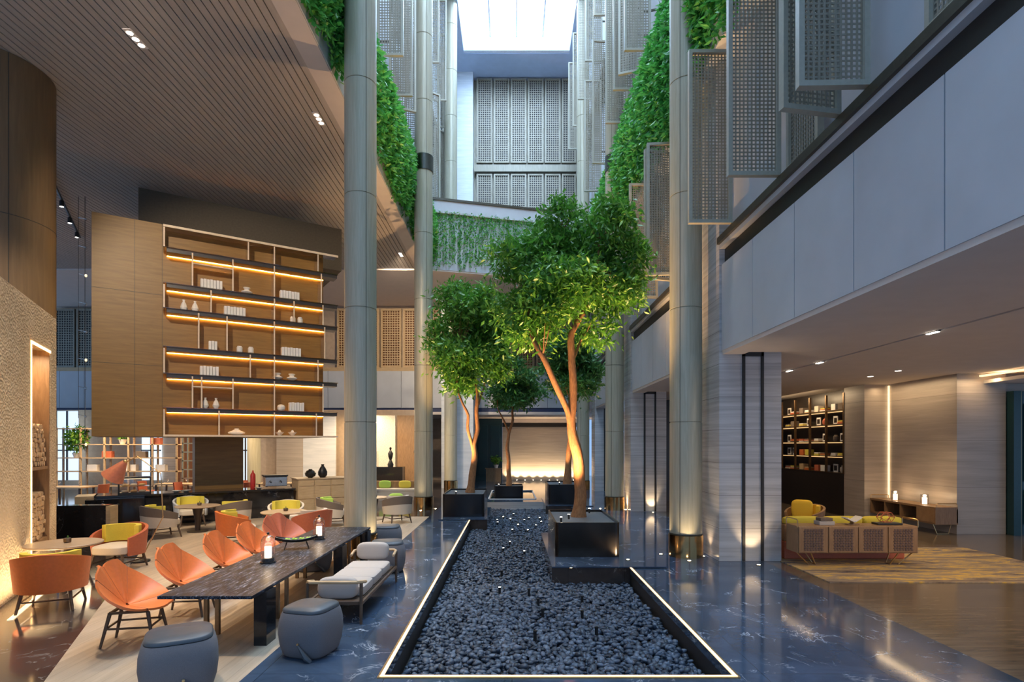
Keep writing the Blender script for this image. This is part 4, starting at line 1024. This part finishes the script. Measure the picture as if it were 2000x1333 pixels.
# things on the bar: coffee machine, fire extinguisher, trays
t = thing('coffee_machine', 'chrome coffee machine behind the bar beside the pale cabinet', 'coffee machine'); t.matrix_world = SM@Matrix.Translation((4.25,.45,BH))
MB().box(0,.65,0,.45,.05,.35).build('body', simple('chrome', (.5,.48,.45), .25, .9), t, bevel=.02); MB().box(-.02,.67,-.02,.47,.35,.40).build('cup_tray', M['black'], t)
for x in (.15,.45): MB().tube([(x,-.0,.22),(x,-.14,.18)],.018,8).build('group_handle', M['black'], t)
o = MB().lathe([(.07,0),(.075,.02),(.075,.42),(.04,.48),(.025,.5),(.025,.55),(0,.56)],20).build('fire_extinguisher', M['red'], smooth=True); tag(o, 'red canister standing on the bar beside the brown pillar', 'canister'); o.matrix_world = SM@Matrix.Translation((3.93,.6,BH+.001))
for i,(x,lb) in enumerate(((1.9,'white dish on the bar left of the brown pillar'),(2.15,'second white dish on the bar, nearer the brown pillar'),(4.05,'white bowl on the bar right of the brown pillar'))):
    o = MB().lathe([(.05,0),(.12,.05),(.11,.05),(.04,.01),(0,.01)],20).build('white_dish', M['ceramic'], smooth=True); tag(o, lb, 'dish'); o.matrix_world = SM@Matrix.Translation((x,.3,BH+.001))

# ---------------------------------------------------------------- cafe background
def bgpanel(px0, px1, Y, z0, z1, m, nm, lb, cat='wall panel', d=.15):
    a_, b_ = (px0-VX)*Y/F, (px1-VX)*Y/F
    t_ = MB().box(a_,b_,Y,Y+d,z0,z1).build(nm, M[m]); 
    return struct(t_) if cat is None else tag(t_, lb, cat)
struct(MB().box(-28,-4,27.5,27.7,0,3.9).build('wall_back', M['warm_wall']))
k2 = 40
for (a_,b_,m_,) in ((258,276,'trav_warm'),(316,345,'trav_warm'),(540,592,'trav_warm'),(592,655,'trav_white'),(735,772,'rough_white'),(776,812,'walnut')):
    bgpanel(a_,b_,27.0,0,3.6,m_,'trim_%d'%k2,'',None); k2 += 1
bgpanel(345,392,26.9,0,3.6,'orange_wall','trim_%d'%k2,'',None)
for (a_,b_) in ((112,152),(277,315),(474,486)): 
    X_a, X_b = (a_-VX)*26.9/F, (b_-VX)*26.9/F
    o = struct(MB().box(X_a,X_b,26.9,26.95,.5,3.8).build('window_%d'%k, M['blue_glow'])); k += 1
    MB().box(X_a,X_b,26.84,26.9,1.9,1.96).box((X_a+X_b)/2-.03,(X_a+X_b)/2+.03,26.84,26.9,.5,3.8).build('window_frame', M['dark_wood'], o)
# two wall pilasters + round far column
t = thing('round_column', 'pale lit round column far back in the café right of the brown pillar', 'column', ((496-VX)*25/F,25,0)); MB().lathe([(.28,0),(.28,3.9)],28).build('shaft', M['column'], t, smooth=True)
# open shelving (left)
def etagere(x, y, w_, h_, nx, zs, label, m='light_wood'):
    t = thing('open_shelving', label, 'shelving', (x,y,0))
    for i in range(nx+1): 
        for yy in (0,.35): MB().box(i*w_/nx-.03,i*w_/nx+.03,yy-.03,yy+.03,0,h_).build('upright', M[m], t)
    for z in zs: MB().box(-.03,w_+.03,-.03,.38,z-.02,z+.02).build('shelf', M[m], t)
    return t
et = etagere(-18.6, 23.0, 4.9, 2.9, 5, (.5,1.1,1.65,2.2,2.85), 'open wooden shelving in front of the café windows at the far left')
etagere(-13.2, 22.6, .55, 3.3, 1, (.5,.85,1.2,1.55,1.9,2.25,2.6,2.95), 'slim golden ladder shelf beside the brown pillar', 'gold')
def pot_plant(x, y, z, h_, n, label, r=.3):
    t = thing('potted_plant', label, 'plant', (x,y,z))
    MB().lathe([(.09,0),(.14,.16),(.15,.2),(.12,.2),(0,.19)],16).build('pot', M['ceramic'], t, smooth=True)
    MB().tube([(0,0,.18),(.02,0,.2+h_*.5),(0,.02,.2+h_*.75)],[.02,.015,.008],6).build('stem', M['bark'], t)
    d_ = rng.normal(0,1,(n,3)); d_ /= np.linalg.norm(d_,axis=1,keepdims=True); pos = d_*rng.uniform(.2,1,(n,1))*np.array([r,r,h_*.5])+np.array([0,0,.25+h_*.5])
    leaves(n, pos, d_*.6, .16, .03, 'foliage', M['leaf'], t); return t
pot_plant(-17.9,23.15,1.67,1.1,900,'bushy plant in a white pot on the far left shelving',.42)
pot_plant(-16.0,23.15,2.22,.3,260,'small plant on the upper shelf of the far left shelving',.2)
for i, (x,z,c_) in enumerate(((-17.2,1.12,'ceramic'),(-16.6,1.67,'orange2'),(-15.6,1.12,'ceramic'),(-15.2,1.67,'taupe'),(-14.6,2.22,'orange2'),(-14.4,1.12,'paper'))):
    tag(MB().box(-.2,.2,-.1,.1,0,.26).build('storage_box', M[c_], bevel=.01), ['white box at the left of the low shelf of the far shelving','terracotta box beside the bushy plant on the far shelving','white box in the middle of the low shelf of the far shelving','taupe box on the middle shelf of the far shelving','terracotta box on the upper shelf of the far shelving','white box at the right of the low shelf of the far shelving'][i], 'box', loc=(x,23.15,z))
# far dining tables and chairs
def dining(x, y, lt, lc):
    t = thing('dining_table', lt, 'table', (x,y,0), group='far dining tables'); MB().box(-.7,.7,-.4,.4,.70,.74).build('tabletop', M['light_wood'], t)
    for sx in (-.6,.6):
        for sy in (-.32,.32): MB().box(sx-.025,sx+.025,sy-.025,sy+.025,0,.70).build('leg', M['dark_wood'], t)
    for dx, dy, r_, wh_ in ((-1.0,-.1,0,'left'),(1.0,-.1,PI,'right')):
        c_ = thing('dining_chair', lc % wh_, 'chair', (x+dx,y+dy,0), r_, 'far dining chairs')
        MB().pillow((0,0,.44),(.48,.48,.1),.4,.3).build('seat', M['orange2'], c_, smooth=True)
        MB().surf(lambda u,v: (-.22-.05*v+.0*u-.08*(1-(2*u-1)**2)*1, (u-.5)*.52, .45+.38*v),8,4,.04).build('backrest', M['orange2'], c_, smooth=True)
        for sx in (-.19,.19):
            for sy in (-.19,.19): MB().tube([(sx,sy,.42),(sx*1.15,sy*1.15,0)],[.018,.012],6).build('leg', M['dark_wood'], c_)
    for i_, sx in enumerate((-.35,.35)):
        tag(MB().lathe([(.02,0),(.02,.005),(.005,.01),(.005,.08),(.03,.1),(.035,.16),(.03,.16),(.0,.1)],10).build('wine_glass', M['glass'], smooth=True), 'wine glass on '+lt[lt.find('the '):] if False else 'wine glass at the %s of %s' % (('left','right')[i_], lt), 'glass', loc=(x+sx,y,.741))
dining(-15.4,19.6,'the nearest far dining table left of the lamp','terracotta dining chair %s of the nearest far dining table')
dining(-12.6,21.2,'the far dining table behind the pastry case','terracotta dining chair %s of the far table behind the pastry case')
dining(-10.9,20.6,'the far dining table right of the golden ladder shelf','terracotta dining chair %s of the far table by the ladder shelf')
dining(-8.9,21.5,'the far dining table right of the brown pillar','terracotta dining chair %s of the far table right of the brown pillar')
# buffet with dishes right of column 1
t = thing('banquette', 'long low upholstered banquette far behind the columns', 'sofa', (-5.2,22.2,0))
MB().box(-1.8,1.9,0,.8,.0,.32).build('plinth', M['cream'], t); MB().box(-1.8,1.9,.6,.8,.32,.72).build('backrest', M['walnut'], t); MB().box(-1.75,1.85,.02,.58,.32,.45).build('seat_cushion', M['cream'], t, bevel=.03)
for i,(x,lb) in enumerate(((-6.0,'lime cushion at the left of the far banquette'),(-5.1,'lime cushion in the middle of the far banquette'),(-4.3,'yellow cushion toward the right of the far banquette'),(-3.6,'lime cushion at the right end of the far banquette'))):
    tag(MB().pillow((0,0,.15),(.5,.14,.3),.6,.5).build('scatter_cushion', M['yellow' if i==2 else 'green'], smooth=True), lb, 'cushion', loc=(x,22.62,.455))
t = thing('display_cabinet', 'dark cabinet with a black figure on top, right of the near column', 'cabinet', (-6.1,25.2,0))
MB().box(-.7,1.2,0,.6,0,1.2).build('body', M['black_gloss'], t); MB().box(-.6,.0,.05,.55,1.2,1.9).build('glass_case', M['glass'], t)
tag(MB().lathe([(.12,0),(.14,.1),(.05,.3),(.1,.45),(.12,.6),(.03,.75),(.06,.85),(0,.9)],14).build('black_statue', M['black'], smooth=True), 'black abstract statue on the dark cabinet behind the near column', 'statue', loc=(-5.5,25.5,1.201))
# parasol-like dark shade (far) 
t = thing('table_lamp', 'black domed lamp far left of the pale stone pillar', 'lamp', (-3.95,25.0,0)); MB().tube([(0,0,0),(0,0,2.0)],.02,8).build('pole', M['black'], t); MB().lathe([(.42,1.85),(.38,2.02),(.2,2.15),(0,2.2)],24).build('shade', M['black'], t, smooth=True); MB().lathe([(.2,0),(.2,.03),(0,.04)],20).build('base', M['black'], t)
# wine glass rack pendants: hanging glass lamp column
t = thing('pendant_chain', 'tall chain of small glass lamps hanging between the drum and the shelf box', 'pendant light', ((166-VX)*17/F,17,0))
MB().tube([(0,0,2.0),(0,0,CZ-.01)],.008,6).tube([(-.2,0,3.0),(-.2,0,CZ-.01)],.006,6).build('cable', M['black'], t)
for i in range(9):
    z = 2.2+i*.85; MB().tube([(-.2,0,z+.06),(.06,-.02,z)],.014,6).build('glass_rod', M['glass'], t); MB().lathe([(0,-.05),(.03,-.02),(.03,.03),(0,.05)],10,c=(.03,0,z)).build('bulb', M['led_white'] if i%3==0 else M['glass'], t, smooth=True)
# reception niche by teal door
t = thing('console_table', 'small console with vases beside the far teal door', 'table', (-1.1,33.6,0)); MB().box(-.5,.5,-.2,.2,.75,.8).box(-.45,.45,-.15,.15,0,.75).build('body', M['walnut'], t)
pot_plant(-.95,33.6,.801,.5,200,'dark spiky plant on the far console',.3)

# ---------------------------------------------------------------- RIGHT LOUNGE
# bookshelf along X=10.2, Y 17.3..21.9
t = thing('lounge_bookcase', 'dark bronze bookcase filling the back wall of the lounge', 'bookcase', (10.2,17.3,0))
MB().box(0,.35,0,4.7,0,1.3).build('base_panel', M['shelf_dark'], t)
for y in (.02,1.0,2.0,3.0,4.0,4.65): MB().box(-.02,.04,y-.03,y+.03,1.3,3.8).build('upright', M['shelf_gold'], t)
for z in (1.32,1.83,2.3,2.85,3.3): 
    MB().box(0,.35,0,4.7,z-.02,z).build('shelf', M['shelf_dark'], t); MB().box(-.01,.0,0,4.7,z-.02,z).build('shelf_edge', M['shelf_gold'], t)
    MB().box(.30,.32,.05,4.65,z-.05,z-.03).build('led_strip', emis('book_led_%d'%int(z*100), (1,.6,.25), 1.2), t)
cols_ = ['orange2','ceramic','cream','orange','taupe','paper','yellow','cabinet_wood']
zn = {1.32:'lowest',1.83:'second',2.3:'third',2.85:'fourth',3.3:'top'}; cn = {0:'first',1:'second',2:'third',3:'fourth'}
random.seed(3)
for z in (1.32,1.83,2.3,2.85,3.3):
    for b_ in range(4):
        for j, yy in enumerate((.32,.7)):
            y = 17.3+b_+yy; kind = random.choice(['books','jar','frame','books','box']); m_ = random.choice(cols_)
            place = 'lounge bookcase, %s shelf, %s bay, %s side' % (zn[z], cn[b_], ('near','far')[j])
            if kind == 'books':
                for q in range(3):
                    tag(MB().box(-.1,.1,-.15+.015*q,.15-.015*q,.036*q,.036*q+.033).build('stacked_book', M[random.choice(cols_)]), ('bottom','middle','top')[q]+' book of the stack in the '+place, 'book', loc=(10.36,y,z+.001))
            elif kind == 'jar':
                tag(MB().lathe([(.06,0),(.09,.06),(.08,.16),(.04,.2),(.05,.23),(0,.22)],16).build('small_vase', M[m_], smooth=True), 'small vase in the '+place, 'vase', loc=(10.36,y,z+.001))
            elif kind == 'frame':
                t2 = thing('photo_frame', 'white photo frame in the '+place, 'frame', (10.36,y,z+.001)); MB().box(-.02,0,-.12,.12,0,.26).build('frame', M['ceramic'], t2); MB().box(-.024,-.02,-.08,.08,.05,.21).build('print', M['shelf_dark'], t2)
            else:
                tag(MB().box(-.1,.1,-.12,.12,0,.2).build('decor_box', M[m_], bevel=.01), 'plain box in the '+place, 'box', loc=(10.36,y,z+.001))
# rug
tag(MB().box(5.05,9.6,8.95,12.0,.0,.015).build('lounge_rug', M['rug']), 'patterned brown and yellow rug in the lounge', 'rug')
# near credenza
def hairpin(t, x, y, sx, z, m='gold'):
    MB().tube([(x,y-.12,z),(x+sx*.12,y-.06,0.012),(x+sx*.12,y+.06,.012),(x,y+.12,z)],.012,6).build('leg', M[m], t)
    MB().tube([(x-sx*.25,y-.12,z),(x-sx*.02,y-.08,.012)],.010,6).build('leg', M[m], t)
t = thing('credenza', 'walnut credenza with woven door panels standing on the lounge rug', 'sideboard', (5.12,10.1,0.015))
L = 2.16
MB().box(0,L,0,.42,.235,.72).build('body', M['walnut'], t, bevel=.008)
wv = M['weave'] = simple('woven_panel', (.10,.06,.06), .5, 0, .3)
for i in range(4):
    x0 = .02+i*.535; d_ = MB().box(x0,x0+.515,-.018,0,.25,.705).build('door', M['walnut'], t, bevel=.004)
    wv_ = MB()
    for r_ in range(13):
        for c_ in range(7):
            xx = x0+.085+c_*.05+(.0 if r_%2 else .012); z_ = .29+r_*.030; wv_.box(xx,xx+.034,-.028,-.019,z_,z_+.016)
    wv_.build('woven_panel', wv, d_)
for x in (0.0,L): MB().tube([(x,.0,.70),(x,.0,.82),(x,.03,.84),(x,.37,.84),(x,.41,.82),(x,.41,.70)],.011,6).build('end_rail', M['gold'], t, smooth=True)
for x, sx in ((.28,1),(L-.28,-1)): hairpin(t, x, .21, sx, .235)
tag(MB().box(-.14,.14,-.1,.1,0,.07).build('grey_box', M['bench_fabric'], bevel=.006), 'lower grey box of the stacked pair on the credenza', 'box', loc=(5.72,10.32,.736))
tag(MB().box(-.11,.11,-.09,.09,0,.055).build('grey_box', M['taupe'], bevel=.006), 'upper grey box of the stacked pair on the credenza', 'box', loc=(5.72,10.32,.808))
t = thing('open_book', 'open book on a stand on the credenza', 'book', (6.22,10.3,.736))
MB().add([],[]).box(-.16,0,-.1,.1,0,.02,Matrix.Translation((0,0,.05))@Matrix.Rotation(.45,4,'Y')).box(0,.16,-.1,.1,0,.02,Matrix.Translation((0,0,.05))@Matrix.Rotation(-.6,4,'Y')).build('pages', M['paper'], t)
MB().box(-.1,.1,-.06,.06,0,.012).box(-.01,.01,-.05,.05,0,.06).build('stand', M['walnut'], t)
t = thing('wire_ornament', 'geometric copper wire ornament on the credenza', 'ornament', (6.85,10.33,.736+.035))
wr = MB(); pts_ = [(.13*math.cos(a_),.06*s_,.1+.1*math.sin(a_)) for s_ in (-1,1) for a_ in [2*PI*q/6 for q in range(6)]]
for q in range(6):
    wr.tube([pts_[q],pts_[(q+1)%6]],.006,5).tube([pts_[6+q],pts_[6+(q+1)%6]],.006,5).tube([pts_[q],pts_[6+q]],.006,5).tube([pts_[q],pts_[6+(q+2)%6]],.005,5)
wr.build('wire_frame', M['orange2'], t)
tag(MB().box(-.25,.2,-.1,.1,0,.033).build('black_tray', M['black'], bevel=.005), 'black tray with a book under the wire ornament', 'tray', loc=(6.9,10.33,.736))
# sofa behind credenza
t = thing('lounge_sofa', 'low sofa with yellow bolsters behind the credenza', 'sofa', (5.2,10.75,.015))
MB().box(0,2.3,0,.95,.0,.34).build('base', M['orange2'], t, bevel=.02); MB().box(.02,2.28,.2,.93,.34,.46).build('seat_cushion', M['cream'], t, bevel=.04)
MB().box(0,2.3,0,.18,.34,.66).build('backrest', M['walnut'], t, bevel=.02); [MB().pillow((.39+.76*q,.1,.72),(.74,.2,.17),.5,.4,n=24,m=10).build('bolster', M['yellow'], t, smooth=True) for q in range(3)]
tub((6.9,13.3,0), -2.6, 'wood-framed lounge armchair behind the sofa', 'walnut', cushion='yellow2', grp='lounge armchairs')
tag(MB().pillow((0,0,.22),(.46,.16,.42),.5,.35).build('scatter_cushion', M['yellow2'], smooth=True), 'mustard yellow cushion in the lounge armchair, half behind the stone pillar', 'cushion', loc=(6.85,13.3,.47), rz=-.5)
# far credenza
t = thing('long_console', 'long low console with open compartments against the lounge wall', 'sideboard', (10.3,13.7,0))
cb = MB().box(0,.55,0,2.5,.62,.67).box(0,.55,0,2.5,.25,.29).box(0,.55,0,.03,.29,.62).box(.0,.55,.62,.65,.29,.62).box(0,.55,1.24,1.27,.29,.62).box(0,.55,1.86,1.89,.29,.62).box(0,.55,2.47,2.5,.29,.62).box(.52,.55,0,2.5,.29,.62)
cb.build('body', M['walnut'], t); MB().box(-.012,0,.03,.62,.29,.62).build('door', M['walnut'], t)
for y in (.0,2.5): MB().tube([(.02,y,.67),(.02,y,.74),(.05,y,.76),(.5,y,.76),(.53,y,.74),(.53,y,.67)],.01,6).build('end_rail', M['gold'], t)
for y in (.25,2.2):
    MB().tube([(.05,y-.1,.25),(.12,y-.14,.012),(.40,y-.14,.012),(.5,y-.1,.25)],.011,6).build('leg', M['gold'], t)
light('AREA', (9.5,19.5,3.85), 45, WARM, 3.5, (10.4,19.5,2.2), size_y=.2, name='bookcase_fill')  # added area light with no fixture, brightens the bookcase items
for y, lb in ((14.4,'nearer lit glass candle holder on the wall console'),(15.5,'farther lit glass candle holder on the wall console')):
    t = thing('candle_holder', lb, 'candle holder', (10.55,y,.67), group='candle holders on the console')
    MB().lathe([(.10,0),(.10,.01),(0,.012)],20).build('base', M['gold'], t); MB().lathe([(.09,.012),(.09,.26)],20).build('glass_cylinder', M['glass'], t, smooth=True); MB().lathe([(.055,.012),(.055,.17),(0,.165)],18).build('candle', M['candle'], t, smooth=True)
    light('POINT', (0,0,.21), 4, WARM, .04, parent=t, name='candle_glow')

# ================================================================== SMALL LIGHT FIXTURES
def up_fixture(x, y, z, label, grp, power=0, aim=None, spot=70, col=WARM):
    t = thing('floor_uplight', label, 'light', (x,y,z), group=grp)
    MB().lathe([(.045,0),(.045,.008),(.03,.01),(0,.01)],14).build('ring', M['brass'], t); MB().lathe([(.028,.011),(0,.014)],12).build('lens', M['star'], t)
    if power: light('SPOT', (0,0,.03), power, col, .03, aim or (0,0,3), spot, .7, parent=t, name='uplight')
for i, (px, py, lb) in enumerate(((1345,1096,'floor uplight in front of the nearest right column'),(1290,1083,'floor uplight left of the nearest right column'),(1372,1087,'floor uplight right of the nearest right column'),(1480,1104,'floor uplight in front of the nearest square pillar'),
    (1209,997,'floor uplight in front of the second right column'),(1222,996,'floor uplight right of the second right column'),(1275,1001,'floor uplight in front of the second square pillar'),(822,998,'floor uplight in front of the second left column'),(851,994,'floor uplight right of the second left column'),(1172,994,'floor uplight near the third square pillar'))):
    Y = 2420/(py-VY); X = (px-VX)*Y/F
    if 'square' in lb and 'third' not in lb: aim = (-.0,.47,1.0); pw_ = 34; sp = 66
    elif 'second' in lb: aim = (0,.25,2.5); pw_ = 150; sp = 70
    else: aim = (-.02,.16,2.5); pw_ = 70; sp = 70
    up_fixture(X, Y-.04, .0, lb, 'floor uplights round the columns', pw_, aim, sp)
# column washers on the hall sides
light('SPOT', (-2.55,10.9,.06), 70, WARM, .04, (-2.9,11.0,3), 60, .7, name='uplight')
# spike spotlights in gravel
sp = None
pts_lit = [(983,1074,1),(996,1061,1),(1024,1080,1),(1001,1036,1),(1012,1026,1),(1031,1037,1),(983,1010,1),(1003,1004,1),(971,1016,1),(972,1021,1),(997,1014,1),(1024,1016,1),(1033,1012,1),(1054,1012,1),(1057,1020,1),(1047,1027,1)]
dark = [(976,1158),(1033,1145),(1051,1166),(1060,1186),(980,1108),(1137,1160),(1137,1190),(1165,1224),(1045,1232)]
seg = 0
def spike(px, py, lit, lb, hgt):
    z = GZ; Y = (H-z)*F/(py-VY+ (22 if not lit else 6)); X = (px-VX)*Y/F
    t = thing('spike_spotlight', lb, 'light', (X,Y,z-.03), random.uniform(0,6), 'spike spotlights in the gravel')
    MB().tube([(0,0,0),(0,0,hgt)],.022,10).build('body', M['black'], t); MB().lathe([(.026,hgt),(.026,hgt+.02),(0,hgt+.02)],12).build('cap', M['black'], t)
    if lit: MB().lathe([(.020,hgt+.021),(0,hgt+.026)],12).build('lens', M['star'], t)
near_names = ['nearest lit spike spotlight of the cluster of three in the gravel','left lit spike spotlight of the cluster of three in the gravel']
for i,(px,py,l_) in enumerate(pts_lit): spike(px,py,1,'lit spike spotlight, one of the sparkling cluster in the middle of the gravel bed',.12)
for i,(px,py) in enumerate(dark): spike(px,py,i==0,['small lit spike light at the left of the near gravel','unlit black spike light just left of the plinth','unlit black spike light below the plinth corner','unlit black spike light left of the gravel middle','unlit spike light far left in the near gravel','unlit black spike light under the plinth front','unlit black spike light in the middle of the near gravel','unlit black spike light to the right in the near gravel','unlit black spike light nearest the camera'][i],.15)
# tree uplights
def tree_light(x, y, z, aim, p, lb, sp_=70):
    t = thing('planter_spotlight', lb, 'light', (x,y,z), group='spotlights in the planters')
    MB().tube([(0,0,0),(0,0,.10)],.02,8).build('body', M['black'], t); MB().lathe([(.025,.101),(0,.108)],12).build('lens', M['star'], t)
    light('SPOT', (0,0,.13), p, WARM2, .04, aim, sp_, .6, parent=t, name='tree_uplight')
tree_light(.98,11.25,.651,(.55,1.4,5.5),1700,'small spotlight at the front left of the big tree planter',75)
tree_light(1.18,11.7,.651,(.35,.35,2.5),40,'small spotlight at the left of the big tree trunk',50)
tree_light(1.75,12.75,.651,(-.2,-.4,5),1400,'small spotlight behind the big tree trunk',80)
tree_light(-1.72,17.3,.666,(.35,.7,5),1500,'small spotlight in the left tree planter',70)
tree_light(-.55,23.5,.445,(.4,.4,4),120,'small spotlight in the far pool planter',70)
tree_light(1.75,20.8,.705,(.3,.6,4.5),420,'small spotlight in the planter behind the big tree',70)
up_fixture(2.18,10.6,.03,'tiny spotlight on the plinth at the right corner of the big planter','plinth lights',60,(-.35,.7,.45),60)
up_fixture(1.05,10.03,-.0,'tiny light on the front edge of the near plinth','plinth lights')
# ceiling downlights in cafe (slatted ceiling)
def ceil_light(x, y, z, label, n=3, power=400, aim=None, spot=75, grp='recessed downlights in the slatted ceiling', col=(1,.80,.58)):
    t = thing('recessed_downlight', label, 'light', (x,y,z), group=grp)
    MB().box(-.075,.075,-.26,.26,-.012,0).build('trim_plate', M['ceil_white'], t)
    for i in range(n): MB().lathe([(.055,-.014),(0,-.02)],16,c=(0,(i-1)*.16,0)).build('lamp_lens', M['down'], t)
    light('SPOT', (0,0,-.08), power, col, .12, aim or (0,0,-9), spot, .5, parent=t, name='downlight')
ceil_light(-6.95,10.4,CZ,'triple recessed downlight in the slatted ceiling at the upper left', power=1100)
ceil_light(-4.44,12.95,CZ,'bright recessed downlight in the slatted ceiling near the vines', power=1000, aim=(.3,-1.5,-9))
ceil_light(-4.38,22.2,CZ,'far recessed downlight seen between the two left columns', power=1900, aim=(-1.5,6,-5), spot=95)
ceil_light(-4.6,6.2,CZ,'added unseen downlight above the near end of the granite table', power=1300, aim=(.25,.2,-9), spot=60)  # added out of view, throws warm light on the near table
ceil_light(-8.4,6.0,CZ,'added unseen downlight above the stone wall', power=1500, aim=(.5,3.5,-9))  # extra fixture outside the frame, added to brighten the left seating
ceil_light(-6.0,7.0,CZ,'added unseen downlight washing the hanging shelves', power=2600, aim=(-1.2,8.3,-4.2), spot=62)  # unseen spot added to brighten the shelf items
# track spots
t = thing('ceiling_track', 'black ceiling track with four spotlights beside the drum', 'light', (-12.6,15.3,CZ))
MB().tube([(0,0,-.06),(-2.9,4.9,-.06)],.035,6).build('track', M['black'], t)
for i in range(4):
    x, y = -.3-i*.75, .5+i*1.27
    MB().lathe([(.06,-.28),(.06,-.12),(.03,-.09)],12,c=(x,y,0)).build('spot_head', M['black'], t); MB().lathe([(.052,-.285),(0,-.30)],12,c=(x,y,0)).build('lamp_lens', M['down'], t)
    light('SPOT', (x,y,-.35), 450, (1,.85,.65), .06, (x+.6,y+1.2,-9), 70, .5, parent=t, name='track_light')
# area lights without fixtures over the cafe background
for x, y, p in ((-16,22,500),(-12,23,500),(-9,23,450),(-5.4,24.3,350),(-7,26,350)):
    light('AREA', (x,y,3.7), p*.35, WARM, 1.5, (x,y,0), name='cafe_area_light')
# lounge downlights
for i,(x,y,lb,p) in enumerate(((6.5,13.2,'lamp in the black ceiling slot nearest the stone pillar',70),(6.5,11.9,'second lamp in the black ceiling slot of the lounge',90),(6.5,8.7,'lamp in the black ceiling slot nearest the camera',120))):
    t = thing('slot_downlight', lb, 'light', (x,y,4.02), group='lamps in the lounge ceiling slot'); MB().box(-.03,.03,-.12,.12,-.09,0).build('housing', M['black'], t); MB().box(-.025,.025,-.11,.11,-.10,-.091).build('lens', M['down'], t)
    light('SPOT', (0,0,-.13), p, WARM, .05, (0.4,0,-4), 95, .6, parent=t, name='slot_light')
for i,(x,y,lb) in enumerate(((9.1,14.3,'round recessed downlight in the lounge ceiling'),(9.05,13.2,'small slot downlight in the lounge ceiling behind the round one'))):
    t = thing('recessed_downlight', lb, 'light', (x,y,3.94)); MB().lathe([(.09,0),(.09,-.01),(.07,-.012)],20).build('trim_ring', M['ceil_white'], t) ; MB().lathe([(.065,-.013),(0,-.016)],20).build('lamp_lens', M['down'], t)
    light('SPOT', (0,0,-.05), 90, WARM, .06, (.3,0,-4), 100, .6, parent=t, name='downlight')
light('AREA', (10.5,15.0,3.85), 14, WARM, 2.4, (10.88,15.0,0), size_y=.1, name='wall_washer')
light('AREA', (11.5,13.4,3.8), 9, WARM, 1.2, (11.6,13.75,0), size_y=.1, name='wall_washer')
light('AREA', (8.5,6.0,3.85), 170, WARM, 2.5, (8.5,6.0,0), name='lounge_fill')  # added fill outside the frame, lifts the lounge and its ceiling
